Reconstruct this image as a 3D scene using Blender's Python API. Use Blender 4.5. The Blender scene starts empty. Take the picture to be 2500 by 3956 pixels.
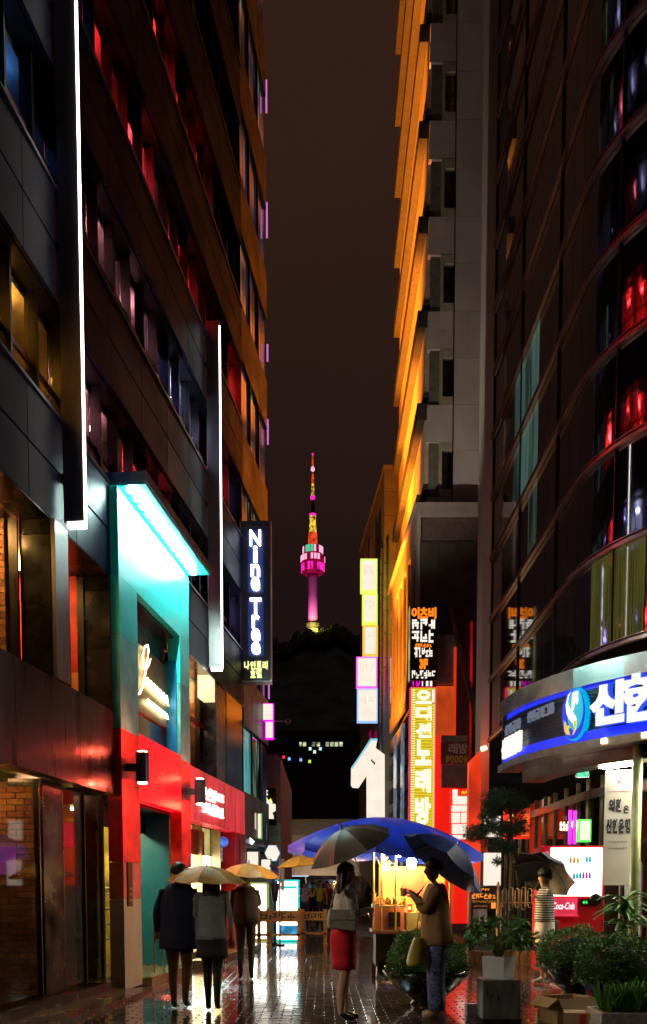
import bpy, bmesh, math, random
from mathutils import Vector, Matrix, Euler
R = math.radians
rnd = random.Random(7)
SC = bpy.context.scene
COL = SC.collection

# ------------------------------------------------------------------ camera, sky, exposure
CAM_H, FPX, PITCH = 1.4, 3600.0, R(4.3)          # photograph is 2500 x 3956 px
PPX, PPY = 1250.0, 3702.0
cd = bpy.data.cameras.new('camera'); cam = bpy.data.objects.new('camera', cd); COL.objects.link(cam)
cam.location = (0, 0, CAM_H); cam.rotation_euler = (R(90) - PITCH, 0, 0)
cd.sensor_fit = 'HORIZONTAL'; cd.sensor_width = 36; cd.lens = FPX / 2500 * 36
cd.shift_y = (PPY - 1978) / 2500.0
cd.clip_start = 0.1; cd.clip_end = 9000
SC.camera = cam

w = bpy.data.worlds.new('World'); SC.world = w; w.use_nodes = True
nt = w.node_tree; bg = nt.nodes['Background']
tc = nt.nodes.new('ShaderNodeTexCoord'); sp = nt.nodes.new('ShaderNodeSeparateXYZ')
nt.links.new(tc.outputs['Generated'], sp.inputs[0])
cr = nt.nodes.new('ShaderNodeValToRGB')            # low cloud lit by the town, darker haze at the skyline
cr.color_ramp.elements[0].position = 0.0; cr.color_ramp.elements[0].color = (0.0046, 0.0029, 0.0034, 1)
cr.color_ramp.elements[1].position = 1.0; cr.color_ramp.elements[1].color = (0.075, 0.048, 0.036, 1)
e = cr.color_ramp.elements.new(0.66); e.color = (0.0185, 0.0080, 0.0049, 1)
e = cr.color_ramp.elements.new(0.3); e.color = (0.0080, 0.0041, 0.0037, 1)
nt.links.new(sp.outputs['Z'], cr.inputs[0])
nz = nt.nodes.new('ShaderNodeTexNoise'); nz.inputs['Scale'].default_value = 2.5; nz.inputs['Detail'].default_value = 4
mx = nt.nodes.new('ShaderNodeMix'); mx.data_type = 'RGBA'; mx.blend_type = 'MULTIPLY'; mx.inputs[0].default_value = 0.35
nt.links.new(cr.outputs[0], mx.inputs[6]); nt.links.new(nz.outputs['Fac'], mx.inputs[7])
nt.links.new(tc.outputs['Generated'], nz.inputs['Vector'])
nt.links.new(mx.outputs[2], bg.inputs['Color']); bg.inputs['Strength'].default_value = 1.25
vs = SC.view_settings; SC.display_settings.display_device = 'sRGB'
vs.view_transform = 'Standard'; vs.look = 'None'; vs.exposure = 0.7; vs.gamma = 1.0; vs.use_curve_mapping = False
SC.cycles.use_denoising = True; SC.cycles.max_bounces = 5; SC.cycles.diffuse_bounces = 2; SC.cycles.glossy_bounces = 3; SC.cycles.transmission_bounces = 6
SC.cycles.caustics_reflective = False; SC.cycles.caustics_refractive = False; SC.cycles.sample_clamp_indirect = 4.0

# ------------------------------------------------------------------ measuring helpers
def ray(px, py):
    u, v = (px - PPX) / FPX, (PPY - py) / FPX
    c, s = math.cos(PITCH), math.sin(PITCH)
    return Vector((u, v * s + c, v * c - s))
def at(px, py, Y):
    d = ray(px, py); t = Y / d.y
    return Vector((d.x * t, Y, CAM_H + d.z * t))
def zat(py, Y): return at(1250, py, Y).z
def xat(px, Y, py=3400): return at(px, py, Y).x

class Fr:
    """a facade line in plan: local x runs along it, local y to its left, z up"""
    def __init__(s, p, d):
        s.p = Vector((p[0], p[1], 0)); s.d = Vector((d[0], d[1], 0)).normalized(); s.n = Vector((-s.d.y, s.d.x, 0))
        s.rz = math.atan2(s.d.y, s.d.x)
    def hit(s, px, py, y=0.0):
        d = ray(px, py); o = Vector((0, 0, CAM_H))
        t = (y - (o - s.p).dot(s.n)) / d.dot(s.n); q = o + d * t
        return (q - s.p).dot(s.d), q.z
    def w(s, x, y, z): return s.p + s.d * x + s.n * y + Vector((0, 0, z))

# ------------------------------------------------------------------ materials
MATS = {}
def _new(key):
    m = bpy.data.materials.new(key); m.use_nodes = True; MATS[key] = m
    return m, m.node_tree, m.node_tree.nodes['Principled BSDF']
def mat(key, col, rough=0.6, metal=0.0, var=0.25, scale=6.0, bump=0.0, bscale=40.0, spec=0.5, stretch=(1, 1, 1), trans=0.0, coat=0.0, rvar=0.0):
    if key in MATS: return MATS[key]
    m, t, b = _new(key)
    tcn = t.nodes.new('ShaderNodeTexCoord'); mp = t.nodes.new('ShaderNodeMapping'); mp.inputs['Scale'].default_value = stretch
    oi = t.nodes.new('ShaderNodeObjectInfo'); ad = t.nodes.new('ShaderNodeVectorMath'); ad.operation = 'ADD'
    sc = t.nodes.new('ShaderNodeMath'); sc.operation = 'MULTIPLY'; sc.inputs[1].default_value = 37.0
    t.links.new(oi.outputs['Random'], sc.inputs[0]); t.links.new(tcn.outputs['Object'], mp.inputs[0])
    t.links.new(mp.outputs[0], ad.inputs[0]); t.links.new(sc.outputs[0], ad.inputs[1])
    n = t.nodes.new('ShaderNodeTexNoise'); n.inputs['Scale'].default_value = scale; n.inputs['Detail'].default_value = 5
    t.links.new(ad.outputs[0], n.inputs['Vector'])
    r = t.nodes.new('ShaderNodeValToRGB'); r.color_ramp.elements[0].position = 0.3; r.color_ramp.elements[1].position = 0.72
    r.color_ramp.elements[0].color = tuple(c * (1 - var) for c in col) + (1,)
    r.color_ramp.elements[1].color = tuple(min(1, c * (1 + var)) for c in col) + (1,)
    t.links.new(n.outputs['Fac'], r.inputs[0]); t.links.new(r.outputs[0], b.inputs['Base Color'])
    b.inputs['Roughness'].default_value = rough; b.inputs['Metallic'].default_value = metal
    b.inputs['Specular IOR Level'].default_value = spec
    if trans: b.inputs['Transmission Weight'].default_value = trans
    if coat: b.inputs['Coat Weight'].default_value = coat; b.inputs['Coat Roughness'].default_value = 0.07
    if rvar:
        mr = t.nodes.new('ShaderNodeMapRange'); mr.inputs['To Min'].default_value = max(0.02, rough - rvar); mr.inputs['To Max'].default_value = rough + rvar
        mr.inputs['From Min'].default_value = 0.3; mr.inputs['From Max'].default_value = 0.7
        t.links.new(n.outputs['Fac'], mr.inputs['Value']); t.links.new(mr.outputs[0], b.inputs['Roughness'])
    if bump:
        n2 = t.nodes.new('ShaderNodeTexNoise'); n2.inputs['Scale'].default_value = bscale; n2.inputs['Detail'].default_value = 4
        t.links.new(ad.outputs[0], n2.inputs['Vector'])
        bp = t.nodes.new('ShaderNodeBump'); bp.inputs['Strength'].default_value = bump; bp.inputs['Distance'].default_value = 0.02
        t.links.new(n2.outputs['Fac'], bp.inputs['Height']); t.links.new(bp.outputs[0], b.inputs['Normal'])
    return m
def emi(key, col, st=1.0, var=0.0, scale=3.0, gloss=False, base=(0.02, 0.02, 0.02), stretch=(1, 1, 1), lo=0.35, hi=0.7):
    """something that gives off light; var = uneven lamp light behind it"""
    if key in MATS: return MATS[key]
    m, t, b = _new(key)
    if st <= 1.75: st *= 0.62                        # lit faces are exposed for their own colour
    b.inputs['Base Color'].default_value = tuple(base) + (1,); b.inputs['Roughness'].default_value = 0.06 if gloss else 0.4
    if gloss: b.inputs['IOR'].default_value = 1.9
    b.inputs['Emission Color'].default_value = tuple(col) + (1,); b.inputs['Emission Strength'].default_value = st
    if var:
        tcn = t.nodes.new('ShaderNodeTexCoord'); mp = t.nodes.new('ShaderNodeMapping'); mp.inputs['Scale'].default_value = stretch
        oi = t.nodes.new('ShaderNodeObjectInfo'); ad = t.nodes.new('ShaderNodeVectorMath'); ad.operation = 'ADD'
        sc = t.nodes.new('ShaderNodeMath'); sc.operation = 'MULTIPLY'; sc.inputs[1].default_value = 53.0
        t.links.new(oi.outputs['Random'], sc.inputs[0]); t.links.new(tcn.outputs['Object'], mp.inputs[0])
        t.links.new(mp.outputs[0], ad.inputs[0]); t.links.new(sc.outputs[0], ad.inputs[1])
        n = t.nodes.new('ShaderNodeTexNoise'); n.inputs['Scale'].default_value = scale; n.inputs['Detail'].default_value = 3
        t.links.new(ad.outputs[0], n.inputs['Vector'])
        mr = t.nodes.new('ShaderNodeMapRange'); mr.inputs['From Min'].default_value = lo; mr.inputs['From Max'].default_value = hi
        mr.inputs['To Min'].default_value = st * (1 - var); mr.inputs['To Max'].default_value = st * (1 + var)
        t.links.new(n.outputs['Fac'], mr.inputs['Value']); t.links.new(mr.outputs[0], b.inputs['Emission Strength'])
    return m
def glass(key, col=(0.9, 0.9, 0.9), rough=0.03):
    """clear pane: light passes straight, grazing views mirror"""
    if key in MATS: return MATS[key]
    m, t, b = _new(key); t.nodes.remove(b); o = t.nodes['Material Output']
    tr = t.nodes.new('ShaderNodeBsdfTransparent'); tr.inputs[0].default_value = tuple(col) + (1,)
    g = t.nodes.new('ShaderNodeBsdfGlossy'); g.inputs['Roughness'].default_value = rough
    lw = t.nodes.new('ShaderNodeLayerWeight'); lw.inputs[0].default_value = 0.5
    pw = t.nodes.new('ShaderNodeMath'); pw.operation = 'POWER'; pw.inputs[1].default_value = 5.0
    f = t.nodes.new('ShaderNodeMath'); f.operation = 'MULTIPLY_ADD'; f.inputs[1].default_value = 0.9; f.inputs[2].default_value = 0.04
    t.links.new(lw.outputs['Facing'], pw.inputs[0]); t.links.new(pw.outputs[0], f.inputs[0])
    x = t.nodes.new('ShaderNodeMixShader'); t.links.new(f.outputs[0], x.inputs[0]); t.links.new(tr.outputs[0], x.inputs[1]); t.links.new(g.outputs[0], x.inputs[2])
    t.links.new(x.outputs[0], o.inputs[0])
    return m

# ------------------------------------------------------------------ mesh helpers
class MB:
    def __init__(s): s.v = []; s.f = []
    def box(s, a, b):
        x0, y0, z0 = (min(a[i], b[i]) for i in range(3)); x1, y1, z1 = (max(a[i], b[i]) for i in range(3)); k = len(s.v)
        s.v += [(x0, y0, z0), (x1, y0, z0), (x1, y1, z0), (x0, y1, z0), (x0, y0, z1), (x1, y0, z1), (x1, y1, z1), (x0, y1, z1)]
        s.f += [(k, k+3, k+2, k+1), (k+4, k+5, k+6, k+7), (k, k+1, k+5, k+4), (k+1, k+2, k+6, k+5), (k+2, k+3, k+7, k+6), (k+3, k, k+4, k+7)]
        return s
    def prism(s, poly, off):
        k = len(s.v); n = len(poly); off = Vector(off)
        s.v += [tuple(p) for p in poly] + [tuple(Vector(p) + off) for p in poly]
        s.f += [tuple(range(k, k+n))[::-1], tuple(range(k+n, k+2*n))] + [(k+i, k+(i+1) % n, k+n+(i+1) % n, k+n+i) for i in range(n)]
        return s
    def tube(s, path, r, n=8, cap=True):
        path = [Vector(p) for p in path]; rs = r if isinstance(r, (list, tuple)) else [r]*len(path); k0 = len(s.v)
        for i, p in enumerate(path):
            t = (path[min(i+1, len(path)-1)] - path[max(i-1, 0)]).normalized()
            a = Vector((0, 0, 1)) if abs(t.z) < 0.9 else Vector((1, 0, 0))
            u = t.cross(a).normalized(); v = t.cross(u)
            for j in range(n):
                q = p + (u*math.cos(2*math.pi*j/n) + v*math.sin(2*math.pi*j/n))*rs[i]; s.v.append(tuple(q))
        for i in range(len(path)-1):
            for j in range(n):
                a, b = k0+i*n+j, k0+i*n+(j+1) % n; s.f.append((a, b, b+n, a+n))
        if cap: s.f += [tuple(range(k0, k0+n))[::-1], tuple(range(k0+(len(path)-1)*n, k0+len(path)*n))]
        return s
    def rings(s, rings, cap=True):
        """rings: list of equal-length vertex loops"""
        k0 = len(s.v); n = len(rings[0])
        for r in rings: s.v += [tuple(p) for p in r]
        for i in range(len(rings)-1):
            for j in range(n):
                a, b = k0+i*n+j, k0+i*n+(j+1) % n; s.f.append((a, b, b+n, a+n))
        if cap: s.f += [tuple(range(k0, k0+n))[::-1], tuple(range(k0+(len(rings)-1)*n, k0+len(rings)*n))]
        return s
    def lathe(s, prof, n=24, c=(0, 0, 0), sq=1.0):
        return s.rings([[(c[0]+r*math.cos(2*math.pi*j/n), c[1]+sq*r*math.sin(2*math.pi*j/n), c[2]+z) for j in range(n)] for r, z in prof])
    def quad(s, *p): k = len(s.v); s.v += [tuple(q) for q in p]; s.f.append(tuple(range(k, k+len(p)))); return s
    def ball(s, c, r, n=10, m=6):
        rr = r if isinstance(r, (list, tuple)) else (r, r, r)
        return s.rings([[(c[0]+rr[0]*math.sin(math.pi*(i+.02)/(m+.04))*math.cos(2*math.pi*j/n), c[1]+rr[1]*math.sin(math.pi*(i+.02)/(m+.04))*math.sin(2*math.pi*j/n), c[2]-rr[2]*math.cos(math.pi*i/m)) for j in range(n)] for i in range(m+1)])
    def mesh(s, name='m'):
        me = bpy.data.meshes.new(name); me.from_pydata(s.v, [], s.f); me.update(); return me
    def build(s, name, m, parent=None, smooth=False, loc=None, rz=0, bevel=0):
        me = s.mesh(name)
        if smooth: me.polygons.foreach_set('use_smooth', [True]*len(me.polygons))
        o = obj(name, me, m, parent)
        if loc is not None: o.location = loc
        if rz: o.rotation_euler = (0, 0, rz)
        if bevel:
            md = o.modifiers.new('b', 'BEVEL'); md.width = bevel; md.segments = 2; md.limit_method = 'ANGLE'
        return o
def obj(name, me, m, parent=None):
    o = bpy.data.objects.new(name, me); COL.objects.link(o)
    if m is not None and not me.materials: me.materials.append(m)
    if parent is not None: o.parent = parent
    return o
def box(name, a, b, m, parent=None, bevel=0): return MB().box(a, b).build(name, m, parent, bevel=bevel)
def tag(o, label=None, cat=None, group=None, kind=None):
    for k, v in (('label', label), ('category', cat), ('group', group), ('kind', kind)):
        if v: o[k] = v
    return o
def thing(name, label, cat, loc=(0, 0, 0), rz=0, group=None):
    o = bpy.data.objects.new(name, None); COL.objects.link(o); o.location = loc; o.rotation_euler = (0, 0, rz)
    o.empty_display_size = 0.2
    return tag(o, label, cat, group)
def fthing(name, label, cat, fr, group=None): return thing(name, label, cat, fr.p, fr.rz, group)
def struct(o): return tag(o, kind='structure')
def lamp(name, kind, loc, power, col, parent=None, size=0.1, aim=None, spot=60, blend=0.5):
    l = bpy.data.lights.new(name, kind); l.energy = power; l.color = col
    if kind == 'SPOT': l.spot_size = R(spot); l.spot_blend = blend; l.shadow_soft_size = size
    elif kind == 'AREA': l.size = size
    else: l.shadow_soft_size = size
    o = bpy.data.objects.new(name, l); COL.objects.link(o); o.location = loc
    if parent: o.parent = parent
    if aim is not None: o.rotation_euler = (Vector(aim) - Vector(loc)).to_track_quat('-Z', 'Y').to_euler()
    return o
def glyph(body, wd, ht, bold=0.0, ext=0.02, shear=0.0, res=3):
    """writing as a mesh that fills wd x ht in the x-z plane, front towards -y, centred"""
    c = bpy.data.curves.new('t', 'FONT'); c.body = body; c.size = 1; c.offset = bold; c.extrude = 0.05; c.shear = shear; c.resolution_u = res
    o = bpy.data.objects.new('t', c); tm = o.to_mesh(); me = tm.copy(); o.to_mesh_clear()
    bpy.data.objects.remove(o); bpy.data.curves.remove(c)
    xs = [v.co.x for v in me.vertices]; ys = [v.co.y for v in me.vertices]
    x0, x1, y0, y1 = min(xs), max(xs), min(ys), max(ys); sx = wd/max(1e-6, x1-x0); sy = ht/max(1e-6, y1-y0)
    for v in me.vertices:
        v.co = ((v.co.x-(x0+x1)/2)*sx, -ext if v.co.z > 0 else 0.0, (v.co.y-(y0+y1)/2)*sy)
    me.update(); return me
def write(body, c, wd, ht, m, parent, name='letter', bold=0.0, ext=0.015, rz=0, shear=0.0):
    o = obj(name, glyph(body, wd, ht, bold, ext, shear), m, parent); o.location = c
    if rz: o.rotation_euler = (0, 0, rz)
    return o
def row(body, c, wd, ht, m, parent, name='letter', bold=0.0, ext=0.015, gap=0.12):
    """one object per character, side by side"""
    n = len(body); cw = wd/n
    for i, ch in enumerate(body):
        if ch != ' ': write(ch, (c[0]-wd/2+cw*(i+.5), c[1], c[2]), cw*(1-gap), ht, m, parent, name, bold, ext)
def scribble(c, wd, ht, n, m, parent, name='letter', seed=1, ext=.02):
    """writing too blurred to read: one lump per character"""
    r = random.Random(seed); cw = wd/n
    for i in range(n):
        x = c[0]-wd/2+cw*(i+.5); h = ht*r.uniform(.8, 1.0); b = MB(); w_ = cw*.42; q = 0
        for z in r.sample((-.5, -.22, .06, .32), r.choice((2, 2, 3))): q += 1; x0 = x-w_*r.choice((1, 1, .3)); b.box((x0, c[1]-ext*(1+.06*q), c[2]+h*z), (x+w_*r.choice((1, .9, .35)), c[1], c[2]+h*(z+.17)))
        for u in r.sample((-.95, -.3, .35), r.choice((1, 2))): q += 1; b.box((x+w_*u, c[1]-ext*(1+.06*q), c[2]-h*r.choice((.5, .5, .1))), (x+w_*(u+.42), c[1], c[2]+h*r.choice((.5, .5, .2))))
        b.build(name, m, parent)
def copy_tree(o, parent=None):
    c = o.copy(); COL.objects.link(c); c.parent = parent
    for ch in list(o.children): copy_tree(ch, c)
    return c

# ================================================================== SETTING
WET = mat('wet_paver', (0.045, 0.030, 0.020), 0.11, var=0.45, scale=3.0, bump=0.08, bscale=60, rvar=0.06, spec=1.0, coat=1.0)
WET2 = mat('wet_paver_grey', (0.060, 0.046, 0.034), 0.12, var=0.4, scale=3.0, bump=0.08, bscale=60, rvar=0.06, spec=1.0, coat=1.0)
g = MB().quad((-2500, -60, -0.05), (2500, -60, -0.05), (2500, 3200, -0.05), (-2500, 3200, -0.05)).build('ground', mat('wet_asphalt', (0.03, 0.026, 0.022), 0.3, var=0.3, scale=2, bump=0.2, rvar=0.12)); struct(g)
pv = MB().box((-9, -6, -0.045), (9, 62, -0.012)).build('pavement', mat('wet_joint', (0.012, 0.010, 0.008), 0.25, var=0.3, rvar=0.1)); struct(pv)
PL, PW = 0.23, 0.115
paver_me = [MB().rings([[(-PL/2+.004, -PW/2+.004, -.02), (PL/2-.004, -PW/2+.004, -.02), (PL/2-.004, PW/2-.004, -.02), (-PL/2+.004, PW/2-.004, -.02)],
                        [(-PL/2+.004, -PW/2+.004, -.004), (PL/2-.004, -PW/2+.004, -.004), (PL/2-.004, PW/2-.004, -.004), (-PL/2+.004, PW/2-.004, -.004)],
                        [(-PL/2+.010, -PW/2+.010, 0), (PL/2-.010, -PW/2+.010, 0), (PL/2-.010, PW/2-.010, 0), (-PL/2+.010, PW/2-.010, 0)]]).mesh('paver') for _ in range(2)]
paver_me[0].materials.append(WET); paver_me[1].materials.append(WET2)
restA, restB = MB(), MB(); nind = 0
i0 = int(5.0/PW)
for j in range(int(8.2/PW), int(27/PW)):
    y = j*PW; xl = -4.5+.1136*y; xr = 4.9
    if y < 9.5: xl, xr = -4.0, 4.0
    k0 = int(xl/PL)-1
    for k in range(k0, int(xr/PL)+1):
        x = k*PL + (PL/2 if j % 2 else 0)
        dz = rnd.gauss(0, .0009); tx, ty = rnd.gauss(0, .0030), rnd.gauss(0, .0035)
        m_i = 1 if rnd.random() < .3 else 0
        if 9.62 < y and abs(x) < .347*y and nind < 300 and -2.9 < x < 2.6:
            o = bpy.data.objects.new('paver', paver_me[m_i]); COL.objects.link(o); o.parent = pv
            o.location = (x, y, dz); o.rotation_euler = (tx, ty, 0); nind += 1
        else:
            B = restB if m_i else restA; k1 = len(B.v)
            for lx, ly, lz in [v.co for v in paver_me[0].vertices]:
                B.v.append((x+lx, y+ly, lz+dz+tx*ly-ty*lx))
            for f in paver_me[0].polygons: B.f.append(tuple(k1+q for q in f.vertices))
tag(restA.build('paving', WET, pv), kind='stuff'); tag(restB.build('paving', WET2, pv), kind='stuff')

# wooded hill behind the town
hb = MB(); HN = 150
def hill_h(px): return 2462 + 26*math.sin(px*.013+.6) + 12*math.sin(px*.047) + 7*math.sin(px*.13) + abs(px-1210)*.02
prof = []
for i in range(HN+1):
    px = -2600 + 7600*i/HN; q = at(px, hill_h(px), 1150); prof.append(q)
for i in range(HN):
    a, b = prof[i], prof[i+1]
    for (z0, y0), (z1, y1) in (((0, 620), (.45, 860)), ((.45, 860), (1, 1150)), ((1, 1150), (0, 1700))):
        s0, s1 = y0/1150, y1/1150
        hb.quad((a.x*s0, y0, a.z*z0-1), (b.x*s0, y0, b.z*z0-1), (b.x*s1, y1, b.z*z1-1), (a.x*s1, y1, a.z*z1-1))
M_WOOD = mat('wood_at_night', (0.06, 0.075, 0.085), 0.95, var=0.6, scale=0.03, spec=0.1)
hill = hb.build('hill', M_WOOD); struct(hill)
cb = MB()                                            # far tree crowns along the ridge
for i in range(1100):
    px = rnd.uniform(950, 1480); yy = rnd.uniform(1085, 1150); q = at(px, hill_h(px), 1150); f = yy/1150
    r = rnd.uniform(1.6, 5.0); cb.ball((q.x*f, yy, q.z-(1150-yy)*.42), (r, r, r*rnd.uniform(.9, 1.6)), 6, 4)
tag(cb.build('forest', M_WOOD), 'dark wooded ridge below the lit tower', 'forest', kind='stuff')

# ------------------------------------------------------------------ lit communication tower on the hill
TY = 1165
tq = at(1209, 2462, TY); S = TY/FPX
tw = thing('communication_tower', 'tall communication tower on the hill with magenta lit shaft and red mast', 'tower', (tq.x, TY, tq.z))
def tz(py): return at(1209, py, TY).z - tq.z
M_TW = mat('tower_concrete', (0.55, 0.5, 0.5), 0.7, var=0.1)
def tl(name, pts, m, n=16, smooth=True): return MB().lathe([((w_/2)*S, tz(py)) for w_, py in pts], n).build(name, m, tw, smooth)
tl('shaft', [(36, 2412), (34, 2300), (36, 2235), (42, 2214)], M_TW)
tl('base', [(30, 2470), (46, 2452), (46, 2432), (30, 2432), (60, 2420), (60, 2412), (34, 2411)], mat('tower_base', (0.3, 0.28, 0.22), 0.7), 10, False)
M_MAG = emi('tower_magenta', (1.0, 0.02, 0.45), 1.2, 0.5, 0.2); M_MAGD = emi('tower_dim_red', (0.45, 0.0, 0.06), 0.55, 0.5, 0.15)
M_TY = emi('tower_yellow', (1.0, 0.62, 0.05), 0.75, 0.9, 0.25); M_TR = emi('tower_red', (1.0, 0.08, 0.02), 0.75, 0.7, 0.2)
M_TG = emi('tower_green', (0.05, 0.8, 0.4), 0.9); M_TWH = emi('tower_white', (1.0, 0.42, 0.62), 1.2)
M_DK = mat('dark_metal', (0.03, 0.03, 0.035), 0.45, 0.5)
decks = ((2216, 2178, 84), (2176, 2148, 88), (2146, 2112, 74))
for i, (a, b, wd) in enumerate(decks):
    tl('deck', [(wd*.55, a+3), (wd*.9, a), (wd, a-4), (wd, b+6), (wd*.86, b), (wd*.5, b-2)], M_MAGD, 20)
    n = 22
    for k in range(n):
        an = 2*math.pi*(k+.3)/n
        if math.sin(an) > .3: continue
        zc = tz((a+b)/2); h = abs(tz(b)-tz(a))*.38; rr = wd/2*S*1.01; wv = rr*.10
        m = M_MAG if i == 0 else (M_TWH if i == 1 else (M_TG if k % 22 in (14, 15, 16) else M_TWH))
        if rnd.random() < .22: continue
        p = MB().box((-wv, -.5, -h), (wv, .35, h)).build('deck_light', m, tw); p.location = (rr*math.cos(an), rr*math.sin(an), zc); p.rotation_euler = (0, 0, an+math.pi/2)
tl('mast_lower', [(40, 2112), (34, 2098), (34, 2062), (28, 2058)], M_TR, 8, False)
tl('mast_lattice', [(28, 2058), (22, 2008), (24, 2006), (24, 1990), (18, 1988)], M_TY, 8, False)
tl('mast_ring', [(16, 1996), (26, 1994), (26, 1986), (16, 1984)], M_MAG, 12)
tl('mast_middle', [(14, 1986), (12, 1934)], M_DK, 8)
tl('mast_beacon', [(8, 1934), (18, 1928), (18, 1918), (8, 1914)], M_MAG, 10)
tl('mast_upper', [(12, 1914), (9, 1870)], M_TY, 8); tl('mast_upper', [(9, 1870), (8, 1832)], M_TR, 8); tl('mast_collar', [(6, 1822), (16, 1816), (12, 1806), (6, 1802)], M_TWH, 8)
tl('mast_tip', [(7, 1802), (5, 1762), (1, 1752)], M_TR, 6); tl('tip_light', [(3, 1760), (10, 1755), (3, 1750)], M_MAG, 8)
lb = MB()
for k in range(8): lb.box((-23*S+k*5.6*S, -24*S, tz(2448)), (-20.5*S+k*5.6*S, -23.2*S, tz(2434)))
lb.build('base_lights', emi('tower_base_light', (1.0, 0.75, 0.1), 2.0), tw)
lamp('tower_flood', 'SPOT', (-14, -26, tz(2420)), 3.0e4, (1, 0.0, 0.55), tw, 1, (0, 0, tz(2330)), 70)
lamp('tower_flood', 'SPOT', (16, -24, tz(2418)), 1.8e4, (1, 0.0, 0.55), tw, 1, (0, 0, tz(2320)), 70)
lamp('tower_flood', 'POINT', (0, -20, tz(2440)), 1.2e4, (1, 0.8, 0.2), tw, 2)

# ================================================================== BUILDING, SIDE OF THE STREET WITH THE LIGHT FINS
L = Fr((-2.85, 12.6), (0.1136, 1.0))
def sL(px, y=0.0): return L.hit(px, 3000, y)[0]
NAVY = mat('navy_panel', (.007, .010, .038), .5, .0, var=.3, scale=1.2, rvar=.08, spec=.14)
BROWN = mat('copper_panel', (.042, .018, .009), .45, .3, var=0.35, scale=1.0, rvar=0.1, stretch=(1, 1, .4))
DARKM = mat('black_metal', (0.014, 0.014, 0.017), 0.4, 0.4)
STONE = mat('black_stone', (0.020, 0.018, 0.018), 0.22, 0.0, var=0.5, scale=3, rvar=0.1)
STEEL = mat('brushed_steel', (0.33, 0.31, 0.30), 0.34, 0.9, var=0.15, scale=5, stretch=(1, 1, .1))
FASC = mat('plum_metal', (0.050, 0.030, 0.038), 0.33, 0.6, var=0.3, scale=1.5, stretch=(4, 1, .3), rvar=0.1)
WOODD = mat('dark_interior', (0.05, 0.04, 0.035), 0.8)
LB = fthing('panelled_office_building', 'dark panelled office building with rows of red lit windows and glazed street front', 'building', L)
s0, s1 = -6.5, 8.9
ZTOP, FH, SILL0 = 31.2, 2.47, 6.67
box('core', (s0, 1.32, 5.8), (s1, 8, ZTOP), DARKM, LB)
W_RED = emi('win_red', (1.0, 0.015, 0.02), 0.9, 0.85, 1.6, True, stretch=(1, 1, .6), lo=.42, hi=.74); W_REDB = emi('win_red_bright', (1.0, 0.01, 0.01), 1.7, 0.6, 1.0, True, stretch=(1, 1, .6), lo=.42, hi=.74)
W_WINE = emi('win_wine', (0.30, 0.035, 0.05), 0.35, 0.9, 1.5, True, stretch=(1, 1, .6), lo=.42, hi=.74); W_PINK = emi('win_pink', (0.75, 0.25, 0.25), 0.30, 0.8, 2.2, True, stretch=(1, 1, .6), lo=.42, hi=.74)
W_ORA = emi('win_orange', (1.0, 0.36, 0.02), 0.75, 0.85, 1.1, True, stretch=(1, 1, .6), lo=.42, hi=.74); W_BLU = emi('win_blue', (0.02, 0.10, 0.30), 0.40, 0.6, 1.2, True, stretch=(1, 1, .6), lo=.42, hi=.74)
W_VIO = emi('win_violet', (0.16, 0.13, 0.42), 0.35, 0.9, 1.5, True, stretch=(1, 1, .6), lo=.42, hi=.74); W_DK = emi('win_dark', (0.05, 0.05, 0.10), 0.25, 0.8, 1.5, True, stretch=(1, 1, .6), lo=.42, hi=.74)
W_GRY = emi('win_grey', (0.16, 0.19, 0.26), 0.4, 0.8, 1.4, True, stretch=(3, 1, .6)); W_GLOW = emi('win_lamp', (0.55, 0.6, 1.0), 1.3, 0.9, 1.6, True, stretch=(1, 1, .6), lo=.42, hi=.74)
PNW, SPW = 0.665, 1.33
nfl = 10
GLW = glass('window_glass', (.80, .80, .86)); ROOMW = mat('room_wall', (.30, .26, .25), .8); ROOMC = mat('room_ceiling_paint', (.75, .72, .70), .8)
sp_me = MB().box((.008, 0, .008), (SPW-.008, .05, .572)).mesh('panel')
pn_me = MB().box((.03, 0, 0), (PNW-.03, .02, 1.0)).mesh('pane')
def winmat(k, s):
    r = rnd.random()
    if k == 0:
        if s < -1.3: return W_ORA if r < .75 else W_WINE
        if s < 1.2: return W_ORA if r < .7 else W_PINK
        return W_WINE if r < .6 else (W_VIO if s > 4 else W_RED)
    if k == 1 and 4.6 <= s < 6.5: return W_VIO
    if k == 1:
        if s < -1.6: return W_BLU if r < .6 else W_WINE
        if s < 0: return W_GRY if r < .6 else W_WINE
        if s < 2.6: return W_PINK if r < .35 else (W_RED if r < .75 else W_WINE)
        return W_GLOW if 3.2 < s < 4.6 else (W_VIO if r < .6 else W_RED)
    if k == 2:
        if s < -.3: return W_BLU
        if s < 1.6: return W_REDB if r < .55 else W_RED
        return W_REDB if r < .7 else W_WINE
    if k == 3: return W_REDB if 1.0 < s < 6.0 and r < .85 else W_DK
    return W_DK if r < .8 else W_WINE
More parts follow.
